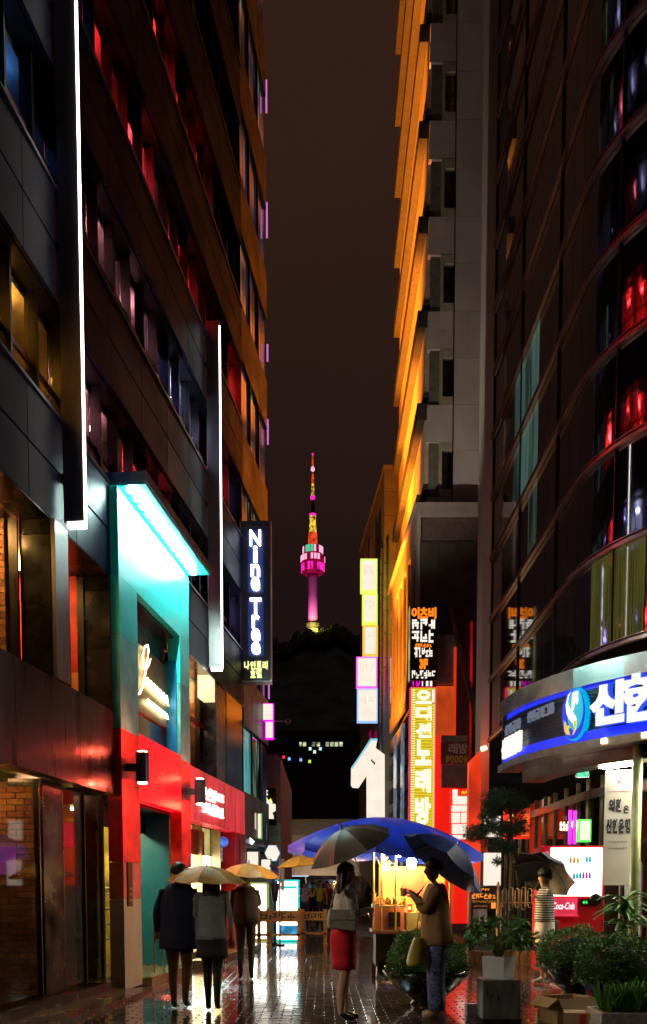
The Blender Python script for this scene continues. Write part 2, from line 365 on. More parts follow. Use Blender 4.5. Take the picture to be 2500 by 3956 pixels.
for k in range(nfl):
    zs = SILL0 + FH*k                       # sill of the window strip
    nsp = int((s1-s0)/SPW)
    for i in range(nsp+1):
        sA = s0+i*SPW
        if sA > s1-.3: continue
        for j in range(2):
            pm = BROWN if sA > 4.6 else NAVY
            o = bpy.data.objects.new('spandrel_panel', sp_me if pm is NAVY else sp_me.copy()); COL.objects.link(o); o.parent = LB
            if not o.data.materials: o.data.materials.append(pm)
            o.location = (sA, -.05, zs-1.18+.59*j); o.scale = (min(1, (s1-sA)/SPW), 1, 1)
    box('spandrel_backing', (s0, .012, zs-1.18), (s1, 1.31, zs), DARKM, LB)
    box('window_ledge', (s0, -.075, zs-.002), (s1, .02, zs+.035), mat('ledge', (.10, .09, .13), .35, .6), LB)
    sA = s0; i = 0; WH = FH-1.18
    while sA < s1-.4:
        o = obj('window_pane', pn_me.copy(), GLW, LB); o.location = (sA, .20, zs+.04); o.scale = (1, 1, WH-.05)
        if rnd.random() < .3: box('blind', (sA+.03, .225, zs+WH-rnd.choice((.2, .3, .45, .6))), (sA+PNW-.03, .235, zs+WH-.003), mat('blind_%d' % rnd.randrange(3), ((.12, .10, .12), (.2, .09, .08), (.08, .08, .14))[rnd.randrange(3)], .7), LB)
        box('mullion', (sA-.022, .10, zs+.036), (sA+.022, .24, zs+WH-.003), DARKM, LB)
        if i % 2 == 0:                                  # a room behind every second pane
            wm = winmat(k, sA); sB = min(sA+2*PNW, s1)
            box('room_back', (sA+.02, 1.20, zs+.001), (sB-.02, 1.31, zs+WH-.001), wm, LB); box('room_partition', (sA-.02, .26, zs+.001), (sA+.018, 1.31, zs+WH-.001), ROOMW, LB); box('room_ceiling', (sA+.02, .26, zs+WH-.06), (sB-.02, 1.198, zs+WH-.003), ROOMC, LB)
            ec = wm.node_tree.nodes['Principled BSDF'].inputs['Emission Color'].default_value; dim = wm in (W_DK, W_WINE, W_GRY, W_BLU)
            lx = rnd.uniform(.25, .8); key = wm.name+'_lamp'
            box('room_lamp', (sA+lx, .45, zs+WH-.24), (sA+lx+rnd.choice((.10, .30, .45)), .45+rnd.choice((.08, .4)), zs+WH-.21), emi(key, tuple(min(1, c*(1.15 if not dim else 1.0)+.012) for c in ec[:3]), (14.0 if dim else 38.0)*(1.9 if wm in (W_RED, W_REDB) else 1.0)), LB)
            if rnd.random() < .5: box('room_furniture', (sA+.2, .7, zs+.001), (sA+rnd.uniform(.5, .9), 1.0, zs+rnd.uniform(.5, 1.0)), ROOMW, LB)
        sA += PNW; i += 1
    box('transom', (s0, .165, zs+.48), (s1, .199, zs+.53), mat('transom_red', (.22, .06, .08), .3, .6), LB)
# lower two storeys by the shop windows (before the bright portal)
zF0, zF1 = 2.64, 3.74
box('plinth', (s0, -.06, 0), (-.02, .3, .16), STONE, LB); box('plinth_step', (s0, -.55, 0), (-.02, -.061, .05), mat('wet_step', (.07, .045, .02), .2, var=.4, rvar=.1), LB)
for a, b in ((s0, -4.4), (-4.392, -2.25), (-2.242, -.02)): box('fascia_panel', (a, -.07, zF0), (b, .14, zF1), FASC, LB)
box('floor_slab', (s0, .141, 2.75), (0, 5, 3.55), DARKM, LB); box('back_wall', (s0, 5, 0), (s1, 5.2, 5.9), WOODD, LB)
box('upper_ceiling', (s0, .3, 5.50), (0, 5, 5.78), DARKM, LB)
box('head_soffit', (s0, -.05, 5.47), (s1, .299, 5.488), STONE, LB)
for (a, b) in ((-2.0, -1.44), (-.05, -.004), (-4.75, -4.35)):
    for z_, z2 in ((zF1+.004, 4.55), (4.56, 5.30), (5.31, 5.465)): box('pier_panel', (a, -.05, z_), (b, .3, z2), STONE, LB)
    box('pier_foot', (a, .10, .17), (b, .5, zF0-.004), STONE, LB)
box('pilaster', (-1.99, -.11, zF1+.01), (-1.62, -.052, 5.465), STEEL, LB)
BRICK = [mat('brick_%d' % i, c, .8, var=.3, scale=14, bump=.4, bscale=30) for i, c in enumerate(((.34, .13, .045), (.42, .19, .07), (.27, .095, .04)))]
MORT = mat('mortar', (.20, .13, .08), .9)
def brickwall(sx, ya, yb, za, zb, parent, facing=-1, bw=.21, bh=.07):
    bwall = box('brick_wall', (sx, ya, za), (sx+.12, yb, zb), MORT, parent)
    me = [MB().box((-.012, .006, .005), (.05, bw-.006, bh-.005)).mesh('brick') for _ in BRICK]
    for m_, b_ in zip(me, BRICK): m_.materials.append(b_)
    for r_ in range(int((zb-za)/bh)):
        y = ya - (bw/2 if r_ % 2 else 0)
        while y < yb-.02:
            if y+bw > ya+.03:
                o = bpy.data.objects.new('brick', me[rnd.randrange(3)]); COL.objects.link(o); o.parent = bwall
                y_ = max(y, ya); o.location = (sx-rnd.uniform(0, .008), y_, za+r_*bh); o.scale = (1, (min(y+bw, yb)-y_)/bw, 1)
            y += bw
    return bwall
brickwall(-2.0, .47, .95, 3.56, 5.49, LB)
brickwall(-2.0, .20, 1.1, .17, 2.6, LB)
GL = glass('shop_glass', (.82, .84, .86)); FRM = mat('frame_metal', (.05, .045, .04), .35, .7)
for a, b in ((-4.3, -3.18), (-3.14, -2.04)): box('upper_window', (a, .33, 3.8), (b, .345, 5.46), GL, LB)
box('upper_window', (-1.42, .33, 3.8), (-.07, .345, 5.46), GL, LB)
for x in (-4.32, -3.18, -2.06): box('window_frame', (x, .30, 3.76), (x+.04, 0.40, 5.465), FRM, LB)
for x in (-1.43, -.075): box('window_frame', (x, .301, 3.76), (x+.03, 0.39, 5.465), FRM, LB)
box('painted_wall', (-.052, .40, 4.25), (.03, 3, 5.49), mat('red_wall', (.7, .03, .02), .6), LB); box('painted_wall', (-.056, .40, 3.6), (.03, 3, 4.246), mat('orange_wall', (.8, .30, .04), .6), LB)
for a, b in ((-4.3, -3.2), (-3.17, -2.1), (-1.38, -.72), (-.68, -.08)): box('shop_window', (a, .12, .2), (b, .13, 2.60), GL, LB)
for x in (-4.32, -3.2, -2.1, -1.43, -.72, -.08): box('shop_frame', (x, .10, .17), (x+.03, .16, 2.62), FRM, LB)
box('added_partition', (-4.42, .16, .15), (-4.36, 5, 2.74), WOODD, LB)  # added unseen wall, keeps the next unit's lamps off the brick
for a, b in ((s0+.05, -5.65), (-5.6, -4.8)): box('shop_window', (a, .12, .2), (b, .13, 2.60), GL, LB)
for a, b in ((-6.3, -5.7), (-5.5, -4.9)):
    for y_ in (.5, 1.3): box('ceiling_light', (a, y_, 2.68), (b, y_+.35, 2.72), emi('added_shop_fill', (1.0, .86, .66), 85.0), LB)  # lamps of an added, unseen shop unit, there to light the people
box('shop_counter', (-6.3, 2.2, .15), (-4.6, 2.7, 1.1), mat('counter_oak', (.4, .25, .12), .5), LB); box('shop_shelf', (-6.3, 4.3, .15), (-4.6, 4.6, 2.2), mat('shelf_cream', (.6, .52, .4), .6), LB)
box('shop_floor', (s0, .13, -.02), (0, 5, .15), WOODD, LB)
box('wood_door', (-.07, .50, .16), (-.052, .80, 2.3), mat('tan_door', (.30, .17, .09), .5, var=.3, stretch=(1, 4, .4)), LB)
box('door_poster', (-.08, .5, 1.95), (-.071, .82, 2.27), emi('red_poster', (.8, 0, .05), .45, .2), LB)
box('wall_poster', (-2.026, .42, 1.55), (-2.016, .75, 1.87), emi('pink_poster', (.6, .06, .35), .3, .5, 6), LB)
WARM = emi('warm_strip', (1.0, .50, .12), 60.0)
box('ceiling_light', (-2.75, .55, 5.44), (-2.3, .85, 5.49), WARM, LB); box('ceiling_light', (-.9, .8, 5.44), (-.5, 1.2, 5.49), WARM, LB)
box('ceiling_light', (-2.7, .5, 2.66), (-2.4, .8, 2.70), emi('warm_dim', (1.0, .5, .15), 20), LB); box('ceiling_light', (-.9, .6, 2.66), (-.6, .9, 2.70), emi('warm_dim2', (1.0, .45, .2), 9), LB)

# light fins
FIN_LED = emi('led_white', (1.0, .93, .84), 7.0)
for i, (s_, wd, lab) in enumerate(((-1.60, .24, 'tall steel light fin with white LED edge beside the brick lit window'), (5.45, .24, 'slimmer looking steel light fin with white LED edge beyond the turquoise portal'))):
    T = thing('light_fin', lab, 'light fixture', L.w(s_, 0, 0), L.rz, 'light fins on the panelled building')
    box('blade', (-.04, -.08-wd, 5.56), (.04, -.078, 11.8), STEEL, T)
    box('led_strip', (-.048, -.10-wd, 5.53), (-.012, -.081-wd, 11.7), FIN_LED, T)
    box('led_foot', (-.048, -.081-wd, 5.50), (.03, -.12, 5.558), FIN_LED, T)
    for z in (6.0, 8.5, 11.0): box('bracket', (-.02, -.079, z), (.02, -.05, z+.1), DARKM, T)

# ------------------------------------------------------------------ turquoise and red shop portal
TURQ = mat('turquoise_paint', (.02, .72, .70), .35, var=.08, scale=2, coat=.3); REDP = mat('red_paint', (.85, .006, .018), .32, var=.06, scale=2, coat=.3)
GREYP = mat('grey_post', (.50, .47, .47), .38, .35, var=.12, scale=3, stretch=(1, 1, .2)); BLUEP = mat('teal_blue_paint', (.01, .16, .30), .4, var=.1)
P = fthing('shop_portal', 'tall turquoise and red portal frame of a shop with a lit canopy on top', 'shop portal', L)
pE = 3.62; a1 = sL(497); b0 = sL(664)
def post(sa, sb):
    for z0, z1, m in ((.02, 1.25, GREYP), (1.256, 1.75, mat('post_rose_glow', (.62, .16, .16), .38, .3)), (1.756, 3.52, mat('post_red_glow', (.80, .03, .035), .38, .2)), (3.526, 4.75, mat('post_cyan_glow', (.12, .60, .58), .38, .2)), (4.756, 5.51, TURQ)): box('post_panel', (sa, -.16, z0), (sb, .04, z1), m, P)  # red and cyan lamp light put into the post colours
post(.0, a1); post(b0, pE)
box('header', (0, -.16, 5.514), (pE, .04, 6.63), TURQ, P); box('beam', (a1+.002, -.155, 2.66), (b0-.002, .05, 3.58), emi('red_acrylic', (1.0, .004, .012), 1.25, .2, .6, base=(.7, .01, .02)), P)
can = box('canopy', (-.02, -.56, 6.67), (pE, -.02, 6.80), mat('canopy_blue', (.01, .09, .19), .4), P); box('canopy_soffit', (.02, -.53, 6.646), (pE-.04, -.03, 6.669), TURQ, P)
SPOTM = emi('canopy_lamp', (.70, 1.0, .94), 340.0)
for i in range(13):
    x = .18+i*(pE-.4)/12
    q = MB().lathe([(.03, 6.646), (.055, 6.64), (.05, 6.62), (.01, 6.615)], 10).build('lamp_head', SPOTM, P); q.location = (x, -.30, 0)
# sign bay
box('bay_glass', (a1+.004, .10, 5.02), (b0-.004, .13, 5.51), STONE, P); box('bay_panel', (a1+.004, .06, 4.02), (b0-.004, .13, 5.016), mat('olive_panel', (.42, .30, .12), .4, .2, var=.2), P)
box('bay_glass', (a1+.004, .10, 3.584), (b0-.004, .13, 4.016), mat('wine_glass', (.06, .012, .015), .15), P); box('bay_reveal', (b0-.03, -.10, 3.584), (b0-.003, .098, 5.10), mat('blue_reveal', (0, .22, .5), .4), P)
SCR = emi('script_white', (1.0, .90, .50), 4.5)
sg = thing('script_sign', 'looped white neon script letters on the olive panel of the portal', 'sign', L.w(0, 0, 0), L.rz)
def pt(px, py): s_, z_ = L.hit(px, py, .02); return (s_, .02, z_)
J = [(513, 2650), (517, 2672), (528, 2684), (541, 2678), (552, 2650), (560, 2610), (568, 2560), (574, 2515), (570, 2492), (560, 2498), (552, 2530), (553, 2570), (562, 2588), (574, 2570), (582, 2545)]
MB().tube([pt(*p) for p in J], [.008]+[.013]*13+[.008], 8).build('letter', SCR, sg, True)
wv = []
for i in range(29): wv.append((566+i*(651-566)/28, 2632+i*(712-2632+2000)/28*1.0 + (-16 if i % 4 in (1, 2) else 14)))
MB().tube([pt(*p) for p in wv], .013, 6).build('letter', SCR, sg, True)
wv2 = [(568+i*(648-568)/20, 2708+i*(62)/20 + (-8 if i % 2 else 8)) for i in range(21)]
MB().tube([pt(*p) for p in wv2], .015, 6).build('subtitle', SCR, sg, True)
# entrance behind the portal
box('entrance_reveal', (b0-.03, .052, .12), (b0-.004, .56, 2.655), BLUEP, P); box('entrance_ceiling', (a1, .05, 2.60), (b0-.032, 2.6, 2.65), DARKM, P)
marble = mat('yellow_marble', (.50, .36, .07), .25, var=.7, scale=5, stretch=(1, 1, .5))
box('marble_wall', (b0+.1, .57, .12), (b0+.2, 2.6, 2.655), marble, P); box('marble_back', (a1, 2.6, .12), (b0+.1, 2.7, 2.6), marble, P)
box('entrance_floor', (a1+.004, -.30, 0), (b0-.004, 2.6, .12), mat('wet_tile', (.20, .19, .10), .18, var=.3), P)
box('door_head', (a1+.003, .45, 2.3), (b0-.035, .5, 2.60), DARKM, P)
box('entrance_lamp', (a1+.6, .8, 2.57), (b0-.5, 1.1, 2.598), emi('entrance_warm', (1.0, .85, .35), 30.0), P)
rail = MB()
for s_ in (a1+1.2, b0-.55): rail.tube([(s_, .02, .12), (s_, .02, 1.0)], .017)
rail.tube([(b0-.5, .66, 1.4), (b0-.5, 2.2, 1.4)], .02)
for z in (.5, .75, 1.0, 1.25): rail.tube([(b0-.05, .58, z+.1), (b0-.05, 1.6, z)], .022)
rail.tube([(b0-.1, .62, .12), (b0-.1, .62, 1.5)], .02); rail.build('handrail', STEEL, P)
pp = box('door_plaque', (.13, -.178, 1.15), (.33, -.161, 1.75), mat('bronze', (.10, .06, .03), .3, .8), P)
for z in (1.22, 1.30, 1.38): box('plaque_bar', (.17, -.185, z), (.29, -.1785, z+.03), mat('gold', (.5, .34, .1), .3, .8), P)
# twin cylinder wall lamps
def walllamp(s_, z, lab):
    T = thing('wall_lamp', lab, 'wall lamp', L.w(s_, 0, 0), L.rz, 'twin cylinder wall lamps')
    cyl = mat('lamp_grey', (.11, .13, .14), .35, .6); end = emi('lamp_end', (1.0, .10, .05), 330.0)
    for dx in (-.02, ):
        box('arm', (-.03, -.33, z-.05), (.03, -.161, z+.05), cyl, T)
        for yy in (-.40, ):
            q = MB().lathe([(.085, -.2), (.09, -.19), (.09, .19), (.085, .2)], 16).build('cylinder', cyl, T, False); q.location = (0, yy, z)
            e1 = MB().lathe([(.06, -.215), (.062, -.204)], 12).build('bulb', end, T); e1.location = (0, yy, z)
            e2 = MB().lathe([(.06, .204), (.062, .215)], 12).build('bulb', end, T); e2.location = (0, yy, z)
    return T
walllamp(.14, 3.02, 'twin cylinder lamp on the nearer post of the portal'); walllamp(3.32, 3.02, 'twin cylinder lamp on the farther post of the portal')

# ------------------------------------------------------------------ red fronted shop after the portal (still the same row)
Q = fthing('red_shop_front', 'shop front with a long red fascia over bright white display windows', 'shop front', L)
c1 = sL(930); c0 = pE+.004; cw = sL(862); REDM = mat('red_metal', (.72, .03, .045), .38, .2, var=.25, scale=2, stretch=(6, 1, .3))
for a, b in ((c0, cw), (cw+.006, c1)): box('fascia_panel', (a, -.09, 2.61), (b, .2, 3.54), emi('red_fascia_lit', (1.0, .04, .06), .55, .5, 1.2, base=(.6, .03, .04), stretch=(3, 1, .4)), Q)
for a, b in ((sL(893), sL(905)), (sL(909), c1)): box('pier_panel', (a, -.10, .02), (b, .3, 2.60), REDM, Q)
box('upper_wall', (c0, .32, 3.56), (c0+.18, .6, 5.46), STONE, Q); box('end_pier', (sL(832), -.03, 3.56), (sL(868), .6, 5.46), STONE, Q); box('end_pier', (sL(870), -.04, 3.56), (c1, .6, 5.46), mat('pier_gloss', (.05, .045, .05), .12), Q)
box('upper_floor', (c0, .25, 3.45), (c1, 3, 3.55), DARKM, Q); box('upper_ceiling', (c0, .1, 5.475), (c1, 3, 5.6), DARKM, Q)
bw = brickwall(sL(832)-.14, .34, 1.15, 3.56, 5.44, Q)
box('upper_window', (c0+.2, .30, 3.56), (sL(832)-.16, .31, 5.45), GL, Q)
for x in (c0+.19, c0+1.1, sL(832)-.18): box('window_frame', (x, .26, 3.56), (x+.05, .36, 5.46), FRM, Q)
box('window_rail', (c0, .22, 4.55), (sL(832), .27, 4.62), mat('red_rail', (.35, .02, .02), .4), Q)
box('ceiling_light', (sL(832)-.6, .5, 5.41), (sL(832)-.2, .9, 5.46), WARM, Q)
MB().ball((sL(800), .38, 4.6), .045).build('pendant_bulb', emi('bulb', (1, .75, .4), 12.0), Q, True)
box('lit_panel', (sL(806), -.02, 5.05), (sL(806)+.5, .2, 5.475), emi('warm_white_panel', (1.0, .78, .38), 1.6, .3, 4), Q)
WHITE = emi('white_box', (.96, .82, .66), 1.0, .06, 2.0)
box('display_light', (c0+.05, .25, .22), (sL(856), .28, 2.05), emi('display_white', (.97, .86, .70), 5.0, .12, 1.5), Q)
box('display_back', (c0+.05, .251, 2.054), (sL(856), .29, 2.6), emi('display_yellow', (.75, .68, .22), .6, .35, 3), Q)
box('display_base', (c0+.05, .1, .02), (sL(856), .3, .21), STONE, Q); box('step', (c0, -.45, 0), (c1, -.101, .14), mat('wet_step2', (.12, .08, .03), .2, var=.4, rvar=.1), Q)
for x in (c0+.02, c0+1.6, sL(858)): box('display_frame', (x, .05, .03), (x+.06, .24, 2.60), mat('frame_gold', (.4, .34, .18), .35, .7), Q)
s_, z_ = L.hit(762, 3225, .12); box('poster', (s_-.85, .13, 2.03), (s_+.6, .15, 2.5), mat('brown_poster', (.30, .05, .03), .6), Q)
box('side_door', (sL(862), .2, .03), (sL(892), .25, 2.6), mat('door_black', (.02, .02, .02), .25), Q)
s_, z_ = L.hit(869, 3252, -.02); MB().ball((s_, .02, z_), .11, 14, 8).build('blue_globe', emi('blue_globe', (.05, .2, .85), .9, .5, 8), Q, True)
s_, z_ = L.hit(878, 3290, 0); nb = box('notice', (s_-.4, .17, z_-.2), (s_+.3, .195, z_+.2), emi('notice', (.55, .55, .6), .5), Q)
for i in range(3): box('notice_line', (s_-.3, .160, z_-.12+i*.1), (s_+.2, .168, z_-.08+i*.1), mat('notice_blue', (.02, .03, .35), .5), Q)
sg = thing('white_letter_sign', 'two lines of white lit letters on the red fascia', 'sign', L.w(0, 0, 0), L.rz)
LETW = emi('letter_white', (1.0, .92, .84), 2.6)
for q0, q1, n_ in ((3052, 3102, 7), (3108, 3152, 9)):
    sa, za = L.hit(783, (q0+q1)/2, -.1); sb_, _ = L.hit(862, (q0+q1)/2, -.1); _, zt = L.hit(822, q0, -.1); _, zb_ = L.hit(822, q1, -.1); scribble(((sa+sb_)/2, -.10, (zt+zb_)/2), sb_-sa, zt-zb_, n_, LETW, sg, seed=n_)

# ------------------------------------------------------------------ vertical hotel sign
c = at(935, 2300, 21.3); hx = xat(1050, 21.25)-xat(937, 21.25)
zt, zb = zat(2012, 21.25), zat(2630, 21.25)
H_ = thing('vertical_sign', 'tall dark sign cabinet with white letters stacked from top to bottom', 'sign', (xat(994, 21.25), 21.25, 0))
cab = mat('sign_cabinet', (.008, .012, .035), .3)
box('cabinet', (-hx/2, 0, zb), (hx/2, .28, zt), cab, H_); 
for a, b in (((-hx/2-.015, -.02, zb-.03), (-hx/2+.012, .29, zt+.02)), ((hx/2-.012, -.02, zb-.03), (hx/2+.015, .29, zt+.02))): box('edge_trim', a, b, mat('trim_pinkish', (.25, .16, .18), .3, .7), H_)
box('bottom_trim', (-hx/2+.013, -.02, zb-.03), (hx/2-.013, .29, zb-.001), STEEL, H_)
for z in (zb+.4, zt-.4): box('bracket', (-hx/2-.25, .1, z), (-hx/2-.016, .2, z+.1), DARKM, H_)
HL = emi('halo_white', (.86, .92, 1.0), 3.0); HG = emi('lime_white', (.9, .95, .35), 1.4)
ys = {'N': (2050, 2108), 'i': (2112, 2172), 'n': (2182, 2228), 'e': (2232, 2282), 'T': (2312, 2376), 'r': (2378, 2426), 'e2': (2430, 2478), 'e3': (2482, 2528)}
for k, (a, b) in ys.items():
    wpx = {'i': 16, 'r': 28, 'N': 42, 'T': 42}.get(k, 34)
    write(k[0], (0, -.045, zat((a+b)/2, 21.2)), wpx*21.2/FPX, (b-a)*21.2/FPX, HL, H_, 'letter', .022, .04)
HB = emi('halo_blue', (.03, .10, .9), .18)
for k, (a, b) in ys.items(): box('letter_backlight', (-.17, -.006, zat(b+4, 21.2)), (.17, -.001, zat(a-4, 21.2)), HB, H_)
row('나인트리', (0, -.03, zat(2570, 21.2)), 92*21.2/FPX, 32*21.2/FPX, HG, H_, bold=.05); row('호텔', (0, -.03, zat(2603, 21.2)), 46*21.2/FPX, 30*21.2/FPX, HG, H_, bold=.05)

# ------------------------------------------------------------------ next building of that row: blue-grey glazed front
G = fthing('glazed_building', 'narrow blue grey glazed building beyond the vertical hotel sign', 'building', L)
g0, g1 = 8.95, 12.25
GPAN = mat('bluegrey_panel', (.010, .013, .020), .4, .0, var=.3, scale=1.5, rvar=.1); W_TEAL = emi('win_teal', (.12, .5, .48), .55, .7, 4, True, stretch=(4, 1, .2)); W_GRN = emi('win_green', (.35, .55, .42), .25, .95, 4, True, stretch=(2, 1, .3), lo=.5, hi=.75)
box('core', (g0, .12, 2.4), (g1, 6, 34), DARKM, G); box('lobby_wall', (g0, .9, 0), (g1, 1, 2.4), STONE, G)
z = 2.45; k = 0
while z < 33:
    for i in range(3):
        sa = g0+i*(g1-g0)/3
        box('spandrel_panel', (sa+.006, -.03, z), (sa+1.094, .10, z+1.15), GPAN, G)
        for j in range(2):
            pm = W_TEAL if (k == 0 and i == 0) else (W_GRN if rnd.random() < .25 else W_DK)
            box('window_pane', (sa+.02+j*.55, .03, z+1.16), (sa+.53+j*.55, .05, z+2.62), pm, G)
        box('mullion', (sa-.02, -.02, z+1.151), (sa+.018, .11, z+2.64), DARKM, G)
    z += 2.66; k += 1
for i in range(9):
    zz = 6.5+i*2.9+rnd.uniform(-.8, .8); box('vertical_lamp', (g1+.002, -.06, zz), (g1+.03, -.02, zz+rnd.uniform(.3, .9)), emi('pink_lamp', (.85, .25, .8), .7), G)
# ------------------------------------------------------------------ lit signs along that side
def fbox(name, label, px0, px1, py0, py1, Y, m, depth=.22, group=None, cat='sign', rim=None, frame=.0):
    x0, x1, z1, z0 = xat(px0, Y, py0), xat(px1, Y, py1), zat(py0, Y), zat(py1, Y)
    T = thing(name, label, cat, ((x0+x1)/2, Y, z0), 0, group); wd = x1-x0; ht = z1-z0
    box('cabinet', (-wd/2, .004, 0), (wd/2, depth, ht), rim or mat('cabinet_grey', (.12, .12, .12), .4, .5), T)
    f = frame or min(wd, ht)*.04
    MB().box((-wd/2+f, -.02, f), (wd/2-f, .002, ht-f)).build('face', m, T, bevel=.012)
    return T, wd, ht
MGR = emi('magenta_rim', (1.0, .0, .75), 1.3)
W2 = emi('white_face', (.95, .84, .70), 1.05, .05, 2)
fbox('light_box_sign', 'upper white light box with magenta rim hanging on the glazed building', 1013, 1057, 2717, 2784, 24.0, W2, rim=MGR, group='magenta rimmed light boxes', frame=.02)
fbox('light_box_sign', 'lower white light box with magenta rim under another one', 1024, 1057, 2786, 2854, 24.0, W2, rim=MGR, group='magenta rimmed light boxes', frame=.02)
T = thing('surveillance_camera', 'small camera on a thin horizontal arm beside the magenta rimmed boxes', 'camera', at(1059, 2786, 24.1))
x2 = xat(1112, 24.1)-xat(1059, 24.1); MB().tube([(-.05, 0, 0), (x2, 0, .0)], .014).build('arm', STEEL, T); MB().lathe([(.02, -.09), (.07, -.05), (.07, .03), (.03, .06)], 12, (x2, 0, 0)).build('dome', mat('dome_brown', (.12, .06, .04), .2), T, True)
# plain rendered annex with a framed lit sign
AX = thing('rendered_annex', 'plain grey pink rendered annex wall with an orange edged niche', 'building', (xat(1055, 26), 26, 0)); ax0, ax1 = -.62, xat(1086, 26)-xat(1055, 26)
box('wall', (ax0, 0, 0), (ax1, 9, zat(2922, 26)), mat('pink_render', (.34, .25, .24), .8, var=.12, scale=1.5), AX)
box('niche', (-.25, -.02, zat(3190, 26)), (.10, -.001, zat(3045, 26)), STONE, AX); box('niche_edge', (.101, -.05, zat(3190, 26)), (.135, 0, zat(3040, 26)), mat('orange_edge', (.6, .2, .03), .5), AX); box('niche_edge', (-.26, -.05, zat(3044, 26)), (.10, 0, zat(3034, 26)), mat('orange_edge', (.6, .2, .03), .5), AX)
box('roof_edge', (ax0, -.03, zat(2922, 26)+.001), (.1, .2, zat(2912, 26)), mat('magenta_paint', (.35, .02, .12), .5), AX)
box('lower_panel', (-.2, -.015, zat(3252, 26)), (ax1-.02, -.001, zat(3180, 26)), mat('pale_panel', (.42, .38, .36), .7), AX); scribble((.0, -.016, zat(3225, 26)), .34, .08, 6, mat('redtext', (.45, .03, .03), .6), AX, 'lettering', ext=.003)
box('lower_band', (-.2, -.016, zat(3262, 26)), (ax1-.02, -.0005, zat(3253, 26)), mat('orange_edge', (.6, .2, .03), .5), AX)
# crown shaped sign
T = thing('crown_sign', 'white lit sign with yellow crown points on the rendered annex', 'sign', at(1042, 3165, 25.6)); k = 25.6/FPX
def P2(px, py): return ((px-1042)*k, -.03, (3165-py)*k)
MB().prism([P2(*p) for p in ((1022, 3163), (1058, 3163), (1056, 3150), (1052, 3140), (1065, 3132), (1065, 3108), (1050, 3106), (1045, 3092), (1036, 3098), (1030, 3082), (1022, 3100))], (0, .08, 0)).build('face', W2, T)
MB().tube([P2(1022, 3098), P2(1030, 3080), P2(1036, 3096), P2(1046, 3088), P2(1052, 3104)], .018, 6).build('crown', emi('crown_yellow', (.9, .8, .1), 1.5), T)
MB().tube([P2(1034, 3056), P2(1028, 3064), P2(1033, 3074)], .035, 6).build('tick', W2, T)
box('back_plate', (-.16, .05, -.02), (.14, .10, .62), STONE, T)
SW = 'small lit shop signs along the far side'
fbox('shop_sign', 'tall white sign with green edge on the glazed building', 990, 1011, 3142, 3240, 23.2, W2, group=SW, rim=emi('green_rim', (.3, .8, .2), .6), cat='sign', frame=.02)
fbox('shop_sign', 'narrow white sign with orange foot beside the green edged one', 979, 989, 3140, 3205, 22.8, W2, group=SW, rim=emi('orange_rim', (.9, .4, .05), .6), frame=.01)
fbox('shop_sign', 'slim white upright sign under the crown sign', 1017, 1031, 3186, 3246, 24.4, W2, group=SW, rim=emi('blue_rim', (.2, .5, .8), .5), frame=.015)
fbox('shop_sign', 'white square sign low beside the red pier', 952, 1001, 3288, 3362, 22.0, W2, group=SW, frame=.02)
fbox('shop_sign', 'white upright sign below the hexagonal sign', 1007, 1048, 3318, 3378, 23.6, W2, group=SW, frame=.02)
fbox('shop_sign', 'slim white sign strip right beside the red pier', 938, 948, 3264, 3332, 21.7, W2, group=SW, frame=.01)
T = thing('hexagon_sign', 'white hexagonal light box with blue edge', 'sign', at(1052, 3296, 24.2)); r_ = .235
MB().prism([(r_*.85*math.cos(R(30+60*i)+R(30)), 0, r_*math.sin(R(60*i)+R(60))) for i in range(6)], (0, .15, 0)).build('cabinet', emi('blue_rim2', (.25, .5, 1.0), .9), T)
MB().prism([(r_*.8*math.cos(R(30+60*i)+R(30)), -.01, r_*.94*math.sin(R(60*i)+R(60))) for i in range(6)], (0, .008, 0)).build('face', W2, T)
box('bracket', (-.42, .05, -.03), (-.18, .1, .03), DARKM, T)
T = thing('flood_lamp', 'tilted white blue flood lamp under the glazed front', 'lamp', at(962, 3243, 22.2)); q = MB().box((-.13, -.05, -.05), (.13, .05, .05)).build('head', emi('flood_white', (.85, .9, 1.0), 2.2), T); q.rotation_euler = (0, R(42), 0)
box('stem', (-.22, .02, .05), (-.1, .05, .09), DARKM, T)

# ================================================================== CORNER BUILDING WITH CURVED GLASS FRONT
XR, YB, YC, CR = 4.40, 25.0, 16.7, 4.0            # flat front at x = XR from y = YB to YC, then a quarter circle
def crv(t, off=0.0):
    """t metres along the front from its far end towards the camera; off = metres out over the street"""
    if t <= YB-YC: return Vector((XR-off, YB-t, 0)), Vector((-1, 0, 0))
    a = (t-(YB-YC))/CR; a = min(a, math.pi/2)
    n = Vector((-math.cos(a), -math.sin(a), 0)); e = max(0, t-(YB-YC)-CR*math.pi/2)
    return Vector((XR+CR, YC, 0)) + n*(CR+off) + Vector((e, 0, 0)), n
TMAX = (YB-YC)+CR*math.pi/2+4
CB = thing('curved_glass_building', 'dark glass corner building with a rounded front and thin metal bands', 'building', (XR, YB, 0)); CBo = Vector((XR, YB, 0))
def crvbox(name, t0, t1, off0, off1, z0, z1, m, parent=CB, org=CBo, step=.35):
    n = max(1, int((t1-t0)/step+.5)); rg = []
    for i in range(n+1):
        t = t0+(t1-t0)*i/n; p, _ = crv(t, off0); q, _ = crv(t, off1); p = p-org; q = q-org
        rg.append([(p.x, p.y, z0), (q.x, q.y, z0), (q.x, q.y, z1), (p.x, p.y, z1)])
    return MB().rings(rg).build(name, m, parent)
GD = mat('dark_mirror_glass', (.010, .009, .011), .04, 0.0, var=.3, scale=.8, spec=1.0)
GD2 = mat('dark_mirror_glass_blue', (.006, .007, .012), .05, 0.0, var=.3, scale=.8, spec=1.0)
